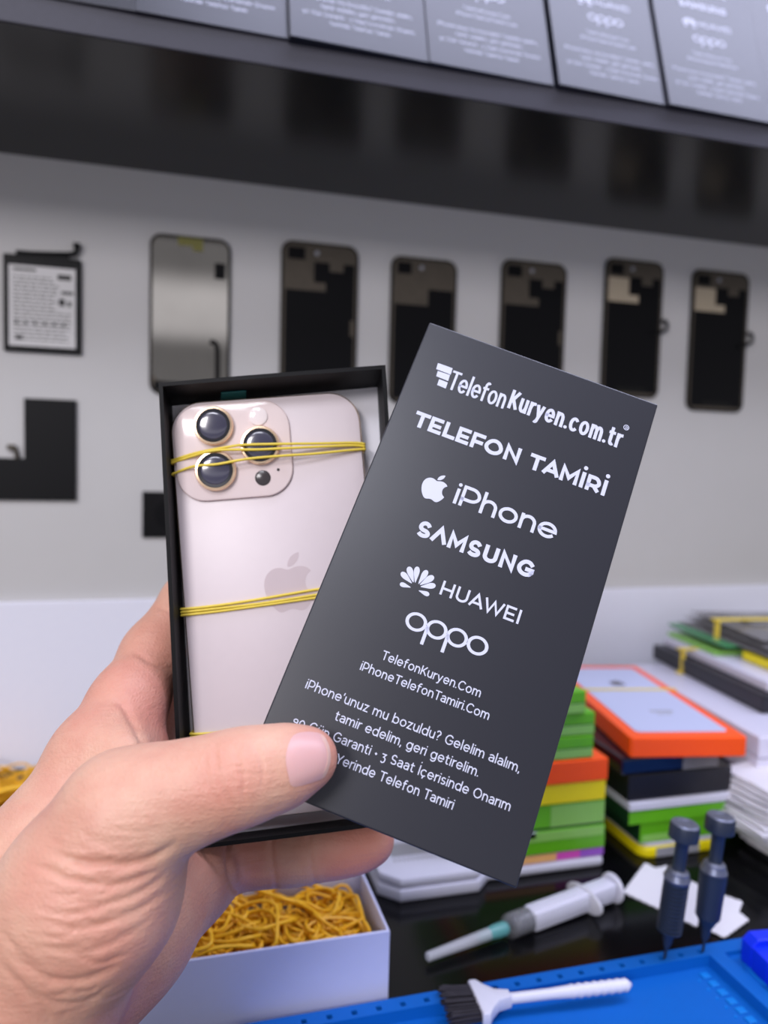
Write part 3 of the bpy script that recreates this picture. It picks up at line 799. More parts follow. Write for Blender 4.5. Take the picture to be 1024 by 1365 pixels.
    for pts in (((120, 1120), (160, 1132), (200, 1128)), ((100, 1108), (140, 1120), (190, 1118)), ((140, 1100), (180, 1110), (220, 1106)), ((60, 1115), (90, 1128), (120, 1136)), ((60, 1190), (100, 1202), (140, 1198)), ((40, 1205), (80, 1218), (130, 1216)), ((150, 1250), (180, 1238), (205, 1220))):
        crease(list(pts), .45, 2.6, zhi=Zt)
    rf = random.Random(11)
    for q in range(34):
        s = rf.random(); y0 = 1125+s*200; x0 = 60-s*40+rf.uniform(0, 90); ln = rf.uniform(35, 90); sag = rf.uniform(4, 12)
        crease([(x0, y0+rf.uniform(-3, 3)), (x0+ln*.5, y0+sag), (x0+ln, y0+rf.uniform(-8, 2))], rf.uniform(.25, .7), rf.uniform(2.4, 3.6), zhi=Zt)
    # thumb knuckle lines
    crease([(289, 984), (287, 1006), (290, 1028), (299, 1055), (313, 1080)], 1.0, 2.6, zhi=Zt)
    crease([(309, 990), (318, 1012), (324, 1036), (325, 1060), (328, 1078)], 1.1, 2.6, zhi=Zt)
    crease([(334, 984), (346, 1006), (351, 1030), (350, 1056)], .8, 2.6, zhi=Zt)
    crease([(278, 1000), (274, 1022), (280, 1050), (292, 1076)], .6, 2.6, zhi=Zt)
    for k in range(4): crease([(294+k*6, 1002+9*k), (303+k*6, 1000+10*k), (312+k*5, 1006+9*k)], .6, 2.4, zhi=Zt)
    # finger lines and web folds
    crease([(364, 1098), (362, 1125), (364, 1155), (369, 1184)], 1.0, 3, zlo=290, fade=False)
    crease([(413, 1096), (412, 1122), (415, 1150), (421, 1178)], 1.0, 3, zlo=290, fade=False)
    crease([(306, 1110), (303, 1140), (307, 1170), (314, 1186)], 1.5, 4, zlo=280, fade=False)
    crease([(178, 868), (200, 882), (222, 890), (240, 896)], 1.0, 3.5, zlo=250)
    crease([(208, 808), (222, 813), (238, 818)], .8, 3, zlo=250)
    crease([(150, 935), (163, 940), (176, 962), (188, 985), (200, 1002)], 1.6, 5, zlo=225)
    crease([(262, 1110), (276, 1140), (290, 1160), (300, 1170)], .9, 4, zlo=255)
    # nail bed
    NB = np.array([(391, 981), (383, 998), (381, 1014), (384, 1032), (390, 1048), (412, 1044), (431, 1036), (438, 1022), (440, 1008), (437, 992), (428, 979), (408, 976)], float)
    V = V+N*disp[:, None]
    # colour flush: fingertip, palm hollow, web and heel are pinker
    fl = np.zeros(len(V))
    for (px, py, Z, R, a) in ((430, 1010, 227, 9, .5), (470, 1135, 320, 14, .75), (340, 1145, 320, 14, .5), (270, 1150, 307, 22, .6), (190, 960, 290, 22, .5), (215, 870, 305, 16, .4), (130, 1330, 238, 22, .5), (200, 1230, 262, 20, .35), (305, 1035, 208, 9, .35), (100, 1240, 200, 22, .25), (20, 1330, 220, 25, .35)):
        c = mm3(px, py, Z); fl = np.maximum(fl, a*np.exp(-np.sum((V-c)**2, 1)/(R*R)/1.6))
    W_ = np.array([[*_u], [*_w], [-_v[0], -_v[1], -_v[2]]])
    Wv = (V/1000) @ W_.T
    org = cw(Vector(mm3(60, 1290, 245)/1000.0))
    me = bpy.data.meshes.new('hand')
    me.from_pydata((Wv+np.array(EYE)-np.array(org)).tolist(), [], Fq.tolist())
    at = me.attributes.new('flush', 'FLOAT', 'POINT'); at.data.foreach_set('value', fl.astype(np.float32))
    me.polygons.foreach_set('use_smooth', [True]*len(me.polygons)); me.materials.append(M['skin']); me.update()
    o = link(bpy.data.objects.new('hand', me)); o.location = org
    tag(o, 'bare left hand gripping the box tray with its thumb over the printed lid', 'hand')
    # ---- thumbnail: a thin curved plate laid on the thumb
    bvh = BVHTree.FromPolygons([Vector(v) for v in (Wv+np.array(EYE))], Fq.tolist())
    def hit(px, py):
        d = (cw(ray(px, py))-EYE).normalized(); r = bvh.ray_cast(EYE, d)
        return r[0], r[1]
    cx, cy = 411, 1011
    ring = catmull([(x, y, 0) for x, y in NB], 5, True)
    def plate(f0, f1, lift, keep=lambda x, y: True):
        m = MB(); rows = []
        R = len(ring); K = 7
        top = []; bot = []
        for k in range(K+1):
            s = f0+(f1-f0)*k/K; rt = []; rb = []
            for q in ring:
                x = cx+(q.x-cx)*s; y = cy+(q.y-cy)*s
                h, nn = hit(x, y)
                if h is None: h, nn = hit(cx+(q.x-cx)*s*.93, cy+(q.y-cy)*s*.93)
                if nn.dot(EYE-h) < 0: nn = -nn
                up = lift*(1-.75*s**4)
                rt.append(m.bm.verts.new(h+nn*up-org)); rb.append(m.bm.verts.new(h-nn*.0006-org))
            top.append(rt); bot.append(rb)
        for G in (top, bot):
            for A, B in zip(G, G[1:]):
                for i in range(R): m.bm.faces.new((A[i], A[(i+1) % R], B[(i+1) % R], B[i]))
        m.bm.faces.new(top[0]); m.bm.faces.new(bot[0][::-1])
        for i in range(R): m.bm.faces.new((top[-1][i], top[-1][(i+1) % R], bot[-1][(i+1) % R], bot[-1][i]))
        return m
    nl = plate(.05, 1.0, .0006).build('thumbnail', M['nail'], o, True, 50); nl['label'] = 'short pinkish thumbnail'
    idx = [i for i, q in enumerate(ring) if q.x > 424 and 976 < q.y < 1044]
    m = MB(); rows = []
    for k in range(4):
        s = .84+.165*k/3; rt = []
        for i in idx:
            q = ring[i]; h, nn = hit(cx+(q.x-cx)*s, cy+(q.y-cy)*s)
            if nn.dot(EYE-h) < 0: nn = -nn
            e = 1-abs(2*idx.index(i)/(len(idx)-1)-1)**4
            rt.append((h, nn, .0001+.00052*(1-.75*s**4)/1.0*1.25*e))
        rows.append(rt)
    T_ = [[m.bm.verts.new(h+nn*u-org) for h, nn, u in r] for r in rows]; B_ = [[m.bm.verts.new(h-nn*.0004-org) for h, nn, u in r] for r in rows]
    for G_ in (T_, B_):
        for A, B in zip(G_, G_[1:]):
            for i in range(len(idx)-1): m.bm.faces.new((A[i], A[i+1], B[i+1], B[i]))
    loopv = [(0, i) for i in range(len(idx))]+[(k, len(idx)-1) for k in range(1, 4)]+[(3, i) for i in range(len(idx)-2, -1, -1)]+[(k, 0) for k in (2, 1)]
    for p, q in zip(loopv, loopv[1:]+loopv[:1]): m.bm.faces.new((T_[p[0]][p[1]], T_[q[0]][q[1]], B_[q[0]][q[1]], B_[p[0]][p[1]]))
    ne = m.build('nail_edge', M['nail_tip'], nl, True, 50); ne['label'] = 'pale free edge of the nail'
build_hand()

# ================================================================== PARTS HUNG ON THE WALL
def wall_frame(px, py):
    p = on_wall(px, py); mw = Matrix.Translation((p.x, WALL-.0002, p.z)) @ Matrix.Rotation(PI/2, 4, 'X'); return mw   # x right, y up, z out of the wall
def make_screens():
    spec = [  # top-left, top-right, bottom y, style, label
     ((200, 313), (308, 319), 528, 'mirror', 'phone screen with a bare silvery back, hung on the wall beside the battery'),
     ((375, 321), (478, 329), 532, 'tape', 'black-backed phone screen on the wall directly right of the silvery one'),
     ((521, 343), (609, 347), 540, 'pale', 'phone screen with a wide pale upper back, behind the top left corner of the cover'),
     ((668, 347), (755, 352), 536, 'tape', 'black-backed phone screen on the wall, third from right, partly behind the cover'),
     ((806, 345), (884, 350), 530, 'flex', 'black-backed phone screen on the wall, second from right, with a curled ribbon'),
     ((922, 359), (998, 366), 548, 'flex', 'black-backed phone screen hung at the right end of the wall row')]
    for tl, tr, by, st, lab in spec:
        a = on_wall(*tl); b = on_wall(*tr); c = on_wall((tl[0]), by)
        w = b.x-a.x; h = a.z-c.z; roll = math.atan2(b.z-a.z, b.x-a.x)*0
        mw = Matrix.Translation((a.x, WALL-.0003, (a.z+b.z)/2-h)) @ Matrix.Rotation(PI/2, 4, 'X')
        t = thing('phone_screen', lab, 'phone screen', mw, 'phone screens hung on the wall')
        MB().prism(rrect(0, w, 0, h, .0105), 0, .0026, .0006).build('bezel', M['bezel'], t)
        MB().prism(rrect(.002, w-.002, .002, h-.002, .009), .0026, .0029).build('edge_foil', M['bronze'], t)
        z = .0029
        if st == 'mirror':
            MB().prism(rrect(.0025, w-.0025, .012, h-.003, .009), z, z+.0003).build('silvery_back', M['mirror'], t)
            MB().box(.004, w-.004, .004, .012, z, z+.0006).build('connector_strip', M['plate'], t)
            MB().box(w-.0145, w-.005, h-.036, h-.022, z+.0003, z+.0012, .0003).build('sensor_patch', M['plate'], t)
            MB().prism([(.024, h-.002), (.046, h-.002), (.046, h-.013), (.037, h-.013), (.037, h-.009), (.024, h-.009)], z+.0003, z+.0011).build('earpiece_flex', M['olive'], t)
            m = MB(); m.tube(catmull([(w-.011, .010, z+.001), (w-.011, .03, z+.0015), (w-.012, .047, z+.001), (w-.018, .05, z+.001)], 6), .0022, n=6); m.build('ribbon_cable', M['plate'], t)
        else:
            MB().prism([(.004, .005), (w-.004, .005), (w-.004, h-.018), (w*.42, h-.018), (w*.42, h-.040), (.004, h-.040)], z, z+.0004).build('back_foil', M['plate'], t)
            if st == 'pale': MB().prism([(.004, h-.004), (w-.004, h-.004), (w-.004, h-.03), (w*.56, h-.03), (w*.56, h-.046), (.004, h-.046)], z, z+.0006).build('adhesive_tape', M['bronze'], t)
            else: MB().prism([(.004, h-.020), (w*.40, h-.020), (w*.40, h-.037), (w*.57, h-.037), (w*.57, h-.045), (.004, h-.045)], z, z+.0006).build('adhesive_tape', M['cream'] if st == 'flex' else M['bronze'], t)
            MB().box(.006, w*.30, h-.017, h-.006, z, z+.0008, .0003).build('camera_shield', M['plate'], t)
            MB().box(w*.62, w*.80, h-.026, h-.012, z, z+.0009, .0003).build('sensor_patch', M['bronze'], t)
            m = MB().lathe([(.0022, z), (.0022, z+.001), (.001, z+.0012)], 16, Matrix.Translation((w*.45, h-.010, 0))); m.build('earpiece', M['grey'], t)
            MB().box(w*.25, w*.75, .0055, .011, z+.0004, z+.001).build('connector_strip', M['bezel'], t)
            if st == 'tape': MB().box(w-.0075, w-.0035, h*.42, h*.52, z, z+.001).build('ribbon_cable', M['bronze'], t)
            if st == 'flex':
                m = MB(); m.tube(catmull([(w-.012, h*.47, z+.001), (w-.003, h*.49, z+.002), (w+.004, h*.52, z+.003), (w+.004, h*.57, z+.002), (w-.001, h*.575, z+.003)], 6), .0019, n=6); m.build('ribbon_cable', M['bezel'], t)
make_screens()
def make_batteries():
    a = on_wall(5, 340); b = on_wall(109, 346); c = on_wall(5, 468)
    w = b.x-a.x; h = a.z-c.z
    t = thing('phone_battery', 'black battery with a large grey label at the left of the wall row', 'battery', Matrix.Translation((a.x, WALL-.0003, c.z)) @ Matrix.Rotation(PI/2, 4, 'X'), 'batteries hung on the wall')
    MB().box(0, w, 0, h+.001, 0, .004, .0012).build('battery_cell', M['battery'], t)
    lb = MB().box(.0045, w-.0045, .005, h-.008, .0039, .0043).build('label', M['battery_label'], t)
    r = random.Random(3); m = MB()
    m.box(.008, .026, h-.0125, h-.0105, .0043, .00436)
    m.box(w-.019, w-.008, h-.018, h-.0135, .0043, .00436)
    m.box(w-.016, w-.006, h-.030, h-.0275, .0043, .00436); m.box(w-.018, w-.013, h-.040, h-.034, .0043, .00436); m.box(w-.011, w-.008, h-.040, h-.036, .0043, .00436)
    for k in range(6): m.box(.009+k*.0075, .0115+k*.0075, .023, .026, .0043, .00436)
    m.box(.01, .015, .010, .0135, .0043, .00436)
    m.build('label_marks', M['label_black'], lb)
    m = MB()
    for k in range(17):
        y = h-.018-k*.0033
        if y < .008: break
        x = .008
        while x < w-.012-(.012 if k < 9 else 0):
            l = r.uniform(.002, .007); m.box(x, min(x+l, w-.008), y, y+.0011, .0043, .00435); x += l+.0012
    m.build('label_print', M['label_ink'], lb)
    m = MB(); m.tube(catmull([(.012, h+.002, .003), (.03, h+.003, .0035), (.045, h+.004, .004), (.056, h+.0055, .004), (.0585, h+.009, .004), (.0585, h+.0135, .0035)], 6), .0021, n=8)
    m.box(.010, .052, h-.002, h+.0045, .001, .0042, .0005)
    m.box(.0555, .0615, h+.010, h+.015, .002, .005, .0005); m.build('ribbon_cable', M['battery'], t)
    # L-shaped cell
    a = on_wall(33, 531); b = on_wall(100, 531); c = on_wall(102, 667); d = on_wall(35, 611)
    x0 = on_wall(-38, 665).x
    t = thing('phone_battery', 'black L-shaped battery hung on the wall below the labelled battery', 'battery', Matrix.Translation((0, WALL-.0003, 0)) @ Matrix.Rotation(PI/2, 4, 'X'), 'batteries hung on the wall')
    zb = c.z
    MB().prism([(x0, zb), (c.x, zb), (c.x, a.z), (a.x, a.z), (a.x, d.z), (x0, d.z)], 0, .0042, .0008).build('battery_cell', M['battery'], t)
    m = MB(); m.tube(catmull([(a.x-.006, d.z-.002, .002), (a.x-.0065, d.z+.006, .004), (a.x-.010, d.z+.010, .004)], 6), .0018, n=8); m.box(a.x-.0135, a.x-.0065, d.z+.007, d.z+.0115, .002, .005, .0005); m.build('connector', M['bronze'], t)
    m = MB(); m.box(a.x-.02, c.x-.012, zb+.0085, zb+.0092, .0042, .00428); m.build('wrap_seam', M['bezel'], t)
    a = on_wall(190, 655); b = on_wall(262, 655); c = on_wall(190, 716)
    t = thing('charging_coil', 'small square black phone part on the wall, half hidden behind the tray', 'phone part', Matrix.Translation((a.x, WALL-.0003, c.z)) @ Matrix.Rotation(PI/2, 4, 'X'))
    w = b.x-a.x; h = a.z-c.z
    MB().box(0, w, 0, h, 0, .003, .0006).build('part_body', M['battery'], t)
    MB().box(.004, .006, .004, h-.004, .003, .0034).build('part_rib', M['bezel'], t)
    MB().prism(circ(w*.5, h*.5, h*.32), .003, .0034).build('coil_disc', M['plate'], t)
make_batteries()

# ================================================================== ON THE WORKTOP
G = .0002
def carton(name, label, x0, x1, y0, y1, z0, z1, m, rz=0, bev=.0008, cat='box', group=None, pivot=None):
    px, py = pivot or (x0, y0)
    t = thing(name, label, cat, T(px, py, CT+z0+G, rz), group)
    B = MB().box(x0-px, x1-px, y0-py, y1-py, 0, z1-z0-2*G, bev).build('carton', m, t)
    return t
def band_on(t, name, m, x0, x1, y, z0, z1, th=.0004):      # printed strip on the front face of a carton (local frame)
    return MB().box(x0, x1, y-th, y, z0, z1).build(name, m, t)
g1 = 'cartons of the stack beside the lid'; X0, XR, Y0, Y1 = .2, .2925, .449, .600
def stack_one():
    t = carton('phone_case', 'white rounded tray at the bottom of the stack beside the lid', X0-.004, XR, Y0, Y1, 0, .0078, M['white_plastic'], 0, .0025, group=g1)
    t = carton('parts_carton', 'thin carton with a peach, pink and violet edge in the stack beside the lid', X0, XR, Y0+.001, Y1, .0078, .0140, M['magenta'], 0, .0005, group=g1)
    band_on(t, 'peach_print', M['peach'], .0005, .0555, 0, .0005, .0056); band_on(t, 'violet_print', M['violet'], .074, .092, 0, .0005, .0056)
    t = carton('parts_carton', 'green carton just above the pink-edged one in the stack beside the lid', X0-.001, XR, Y0, Y1, .0140, .0308, M['green'], .0, group=g1)
    band_on(t, 'pale_strip', M['green_pale'], .002, .092, 0, .0095, .0160); MB().box(.018, .040, -.0004, 0, .012, .0166, .0002).build('sticker', M['white_card'], t)
    t = carton('parts_carton', 'green carton right under the yellow one in the stack beside the lid', X0+.002, XR-.0008, Y0+.001, Y1, .0308, .0485, M['green'], .0, group=g1)
    band_on(t, 'pale_strip', M['green_pale'], .048, .0895, 0, .0015, .0165); band_on(t, 'dark_edge', M['green_dark'], .0005, .0895, 0, .0002, .0014)
    t = carton('parts_carton', 'yellow carton in the middle of the stack beside the lid', X0, XR-.001, Y0, Y1, .0485, .0628, M['yellow'], 0, group=g1)
    t = carton('parts_carton', 'orange carton lying on the yellow one in the stack beside the lid', X0+.001, XR-.0005, Y0-.001, Y1-.004, .0628, .0788, M['orange'], .0, group=g1)
    z = .0788
    for lab, xr, h, dy in (('lowest of the three green cartons on top of the orange carton', .2812, .0160, 0), ('middle one of the three green cartons on the orange carton', .2822, .0160, .001), ('topmost green carton of the stack beside the lid', .2732, .0160, -.001)):
        t = carton('parts_carton', lab, X0, xr, Y0+dy+.0015, Y1-.01, z, z+h, M['green'], 0, group=g1)
        band_on(t, 'pale_strip', M['green_pale'], .001, xr-X0-.001, 0, .0008, .0072); band_on(t, 'dark_edge', M['green_dark'], .001, xr-X0-.001, 0, .0072, .0077)
        z += h
stack_one()
g2 = 'cartons of the stack under the orange box'
def stack_two():
    t = thing('phone_case', 'yellow and white rounded tray at the bottom of the stack under the orange box', 'tray', T(.324, .4505, CT+G), g2)
    MB().prism(rrect(0, .068, 0, .13, .010), 0, .0076, .0012).build('tray_rim', M['yellow'], t, True)
    MB().prism(rrect(.0012, .0668, .0012, .1288, .009), .0077, .0112, .001).build('white_insert', M['white_plastic'], t, True)
    MB().box(.012, .048, -.0006, .0002, .0008, .0072).build('label', M['grey'], t)
    t = carton('parts_carton', 'bright green carton on the yellow tray under the orange box', .3195+.003, .388, .4520, .56, .0114, .0272, M['green_dark'], 0, group=g2)
    band_on(t, 'green_face', M['green'], 0.0002, .0653, 0, .0003, .0150); band_on(t, 'pale_strip', M['green_pale'], .002, .034, -.0004, .001, .006)
    t = carton('parts_carton', 'green carton directly under the white tray in the stack of the orange box', .3108, .392, .449, .56, .0276, .0376, M['green_dark'], 0, group=g2)
    band_on(t, 'green_face', M['green'], 0.0002, .081, 0, .0002, .0094)
    t = thing('phone_case', 'thin white plastic tray in the middle of the stack under the orange box', 'tray', T(.3105, .4475, CT+.0377+G), g2)
    MB().box(0, .0945, 0, .125, 0, .0062, .001).build('tray_floor', M['white_plastic'], t)
    MB().box(.0875, .0945, .0005, .02, .0063, .0115, .001).build('raised_corner', M['white_plastic'], t)
    t = carton('parts_carton', 'black carton with a satin front on the white tray under the orange box', .3103, .397, .450, .575, .0441, .0632, M['black_card'], 0, group=g2)
    t = carton('parts_carton', 'navy film-wrapped box squeezed right under the orange box', .3035, .384, .449, .57, .0634, .0768, M['navy'], 0, .002, group=g2)
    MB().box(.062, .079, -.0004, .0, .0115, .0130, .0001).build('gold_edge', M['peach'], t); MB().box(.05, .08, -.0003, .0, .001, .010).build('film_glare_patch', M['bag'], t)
    ry = math.radians(-10.3)
    t = thing('phone_carton', 'bright orange box with a pale inlaid lid, topmost of its stack', 'box', T(.3085, .4475, CT+.0770+G, ry), g2)
    Wd, Ln, hh = .0865, .188, .0145
    MB().prism(rrect(0, Wd, 0, Ln, .003, 4), 0, hh, .0012).build('carton', M['orange'], t)
    inl = MB().prism(rrect(.0085, Wd-.0085, .0105, Ln-.011, .004, 4), hh+.00005, hh+.0006, .0003).build('pale_inlay', M['ice'], t); inl['label'] = 'pale ice-blue lid panel'
    me = shape_mesh('emblem', fruit_loops(Wd*.5, Ln*.69, .016)); me.transform(Matrix.Translation((0, 0, hh+.0007))); me.materials.append(M['sensor'])
    o = link(bpy.data.objects.new('emblem', me)); o.parent = inl
    m = MB(); m.box(Wd*.45, Wd*.66, Ln*.28, Ln*.30, hh+.0006, hh+.00066); m.box(Wd*.48, Wd*.62, Ln*.25, Ln*.262, hh+.0006, hh+.00066); m.build('faint_print', M['grey'], inl)
    m = MB(); r = .0005
    for dy in (0, .0022):
        y = Ln*.575+dy
        m.tube([(-r, y, hh*.5), (-r, y, hh), (0, y, hh+.0006+r), (Wd, y, hh+.0006+r), (Wd+r, y, hh), (Wd+r, y, hh*.5), (Wd+r, y, r), (Wd, y, -r+.0004), (0, y, -r+.0004), (-r, y, r)], r, True, 6)
    o = m.build('rubber_band', M['band'], None, True, 60); o.matrix_world = t.matrix_world
    tag(o, 'pale yellow rubber band round the orange box', 'rubber band', 'rubber bands on the box stacks')
stack_two()
g3 = 'boxes of the right-hand stack'
def stack_three():
    yw = math.radians(-6.5)
    def bx(name, lab, x, y, w, l, z0, z1, m, bev=.0015, rz=yw):
        return carton(name, lab, x, x+w, y, y+l, z0, z1, m, rz, bev, 'box', g3)
    t = bx('parts_carton', 'green carton at the foot of the right-hand stack, beside the white tray', .405, .470, .10, .17, 0, .030, M['green'], .001, 0)
    t = bx('parts_carton', 'black carton under the two white boxes of the right-hand stack', .4235, .463, .10, .17, .030, .0460, M['black_card'], .001, 0)
    t = bx('phone_carton', 'lower of the two white boxes of the right-hand stack', .4270, .4580, .105, .205, .0462, .0628, M['white_card'])
    t = bx('phone_carton', 'upper of the two white boxes of the right-hand stack, under the black box', .4268, .4570, .105, .207, .0630, .0800, M['white_card'])
    t = bx('phone_carton', 'long black box lying on the white boxes of the right-hand stack', .4690, .5010, .09, .178, .0802, .0955, M['black_card'], .001)
    t = bx('phone_carton', 'white wrapped pack lying on the long black box', .4800, .5090, .09, .165, .0957, .1045, M['white_card'], .001)
    m = MB()
    for k in range(3): m.box(.0, .09, -.0003, 0, .0018+k*.0022, .0021+k*.0022)
    t2 = bx('flat_pouch', 'lime green flat pouch sticking out at the back of the white pack', .4950, .592, .06, .085, .1047, .1085, M['green_pale'], .001)
    t2 = bx('parts_carton', 'bright yellow carton near the top of the right-hand stack', .5060, .5150, .075, .062, .1047, .1130, M['yellow'], .0008)
    t2 = bx('flat_pouch', 'green circuit-board pouch under the grey bags on the right-hand stack', .5000, .5850, .07, .10, .1132, .1165, M['bag_green'], .001)
    lab = ['lowest grey antistatic bag on the right-hand stack', 'middle grey antistatic bag on the right-hand stack', 'topmost grey antistatic bag on the right-hand stack, under the rubber band']
    for k in range(3):
        t = thing('antistatic_bag', lab[k], 'bag', T(.505+k*.004, .528+.012*k, CT+.1167+k*.0052+G, yw-.04*k), g3)
        r = random.Random(k); m = MB(); nx, ny = 14, 22; w, l = .10, .158-.01*k
        tp = [[None]*(ny+1) for _ in range(nx+1)]; bt = [[None]*(ny+1) for _ in range(nx+1)]
        for i in range(nx+1):
            for j in range(ny+1):
                s, q = i/nx, j/ny
                e = min(1, 6*min(s, 1-s, q, 1-q))
                zz = .0042*e+.0005*math.sin(9*s+3*k)*math.sin(7*q+k)*e
                tp[i][j] = m.bm.verts.new((s*w, q*l, max(zz, .0003))); bt[i][j] = m.bm.verts.new((s*w, q*l, 0))
        for i in range(nx):
            for j in range(ny):
                m.bm.faces.new((tp[i][j], tp[i+1][j], tp[i+1][j+1], tp[i][j+1])); m.bm.faces.new((bt[i][j], bt[i][j+1], bt[i+1][j+1], bt[i+1][j]))
        for i in range(nx):
            m.bm.faces.new((tp[i][0], bt[i][0], bt[i+1][0], tp[i+1][0])); m.bm.faces.new((tp[i][ny], tp[i+1][ny], bt[i+1][ny], bt[i][ny]))
        for j in range(ny):
            m.bm.faces.new((tp[0][j], tp[0][j+1], bt[0][j+1], bt[0][j])); m.bm.faces.new((tp[nx][j], bt[nx][j], bt[nx][j+1], tp[nx][j+1]))
        m.build('bag_film', M['bag'], t, True, 60)
        MB().box(.02, .06, .05, .08, .0047, .0049).build('label', M['grey'], t)
    def loop(label, x0, x1, z0, z1, y0, y1, r, wdt):
        m = MB()
        for k in range(wdt):
            d = k*r*2.1
            m.tube(catmull([(x0, y0+d, (z0+z1)/2), (x0, y0+d, z1-.001), (x0+.002, y0+d, z1), (x1, y1+d, z1), (x1+.002, y1+d, z1-.001), (x1+.002, y1+d, z0+.001), (x1, y1+d, z0), (x0+.002, y0+d, z0), (x0, y0+d, z0+.001)], 4, True), r, True, 6)
        o = m.build('rubber_band', M['band'], None, True, 60); o.location = (0, 0, CT)
        tag(o, label, 'rubber band', 'rubber bands on the box stacks')
    loop('tan rubber band round the grey bags on top of the right-hand stack', .5135, .610, .1150, .1345, .610, .600, .0011, 3)
    loop('rubber band hanging down the side of the long black box', .4835, .585, .0806, .1040, .620, .612, .0010, 3)
stack_three()

def ribbons():
    # pile of folded white wipes
    base = on_z(985, 1160, 0)
    for k in range(16):
        z = .0035*k; r = random.Random(k+20)
        x = (.388-.0042*k if k < 8 else .3586+.0016*(k-8))+r.uniform(-.0015, .0015)+.033; y = .404+.0008*k+r.uniform(-.002, .002)
        names = ['lowest', 'second lowest', 'third lowest', 'fourth lowest', 'fifth lowest', 'sixth lowest', 'seventh lowest', 'eighth lowest', 'eighth from the top', 'seventh from the top', 'sixth from the top', 'fifth from the top', 'fourth from the top', 'third from the top', 'second from the top', 'topmost']
        t = thing('folded_wipe', names[k]+' white folded wipe of the pile at the right edge', 'wipe', T(x, y, CT+z+.0004, math.radians(4+r.uniform(-3, 3))), 'folded wipes of the pile at the right edge')
        m = MB(); nx, ny = 16, 3; w, l = .10, .050
        def zz(i): return .0009*math.sin(i*.9+k)+.0004*math.sin(i*2.1+k*2)
        vt = [[m.bm.verts.new((i/nx*w-(.0025*math.sin(j*1.7+k) if i == 0 else 0), j/ny*l-(.002*math.sin(i*1.3+k*1.9) if j == 0 else 0), min(.0029+zz(i)*.5, .00335))) for j in range(ny+1)] for i in range(nx+1)]
        vb = [[m.bm.verts.new((i/nx*w-(.001*math.sin(j+k) if i == 0 else 0), j/ny*l, max(.0009+zz(i)*.5, .0001))) for j in range(ny+1)] for i in range(nx+1)]
        for i in range(nx):
            for j in range(ny):
                m.bm.faces.new((vt[i][j], vt[i+1][j], vt[i+1][j+1], vt[i][j+1])); m.bm.faces.new((vb[i][j], vb[i][j+1], vb[i+1][j+1], vb[i+1][j]))
            m.bm.faces.new((vt[i][0], vb[i][0], vb[i+1][0], vt[i+1][0])); m.bm.faces.new((vt[i][ny], vt[i+1][ny], vb[i+1][ny], vb[i][ny]))
        for j in range(ny):
            m.bm.faces.new((vt[0][j], vt[0][j+1], vb[0][j+1], vb[0][j])); m.bm.faces.new((vt[nx][j], vb[nx][j], vb[nx][j+1], vt[nx][j+1]))
        m.build('folded_sheet', M['paper'], t, True, 50)
ribbons()
def cloth(label, P, z):
    pts = [on_z(px, py, z) for px, py in P]
    c = sum(pts, Vector())/len(pts); r = random.Random(len(P))
    poly = []
    for a, b in zip(pts, pts[1:]+pts[:1]):
        n = max(2, int((b-a).length/.0022)); d = (b-a); nn = Vector((-d.y, d.x, 0)).normalized()
        for k in range(n): poly.append(a+d*k/n+nn*(.00035*(1 if k % 2 else -1)))
    m = MB().prism([(p.x-c.x, p.y-c.y) for p in poly], 0, .0007)
    o = m.build('cleaning_cloth', M['paper']); o.location = (c.x, c.y, CT+z)
    tag(o, label, 'cloth', 'small white wipes lying on the worktop')
cloth('flat white wipe with pinked edges behind the ribbed screwdriver', [(860, 1151), (874, 1158), (890, 1155), (886, 1176), (921, 1175), (932, 1181), (927, 1217), (932, 1226), (929, 1236), (880, 1213), (831, 1190)], .0003)
cloth('flat white wipe with pinked edges behind the smooth screwdriver', [(950, 1189), (990, 1203), (985, 1217), (999, 1227), (966, 1251), (940, 1238), (934, 1226)], .0011)

def make_case():
    t = thing('charger_case', 'white plastic case with chamfered corners and a grey window on the worktop', 'case', T(.128, .439, CT+G))
    def cham(x0, x1, y0, y1, c): return [(x0+c, y0), (x1-c, y0), (x1, y0+c), (x1, y1-c), (x1-c, y1), (x0+c, y1), (x0, y1-c), (x0, y0+c)]
    MB().prism(cham(0, .078, 0, .085, .012), 0, .0078, .0012).build('lower_shell', M['white_plastic'], t, True)
    MB().prism(cham(.0008, .0772, .0008, .0842, .0115), .0082, .0150, .0025).build('upper_shell', M['white_plastic'], t, True)
    MB().box(.014, .062, .028, .044, .0150, .0154, .0001).build('grey_window', M['grey'], t)
    m = MB()
    for k in range(14): m.box(.014+k*.0032, .0155+k*.0032, .0215, .0245, .015, .0151)
    m.box(.046, .049, .020, .0235, .015, .0152); m.build('embossed_marks', M['grey'], t)
make_case()

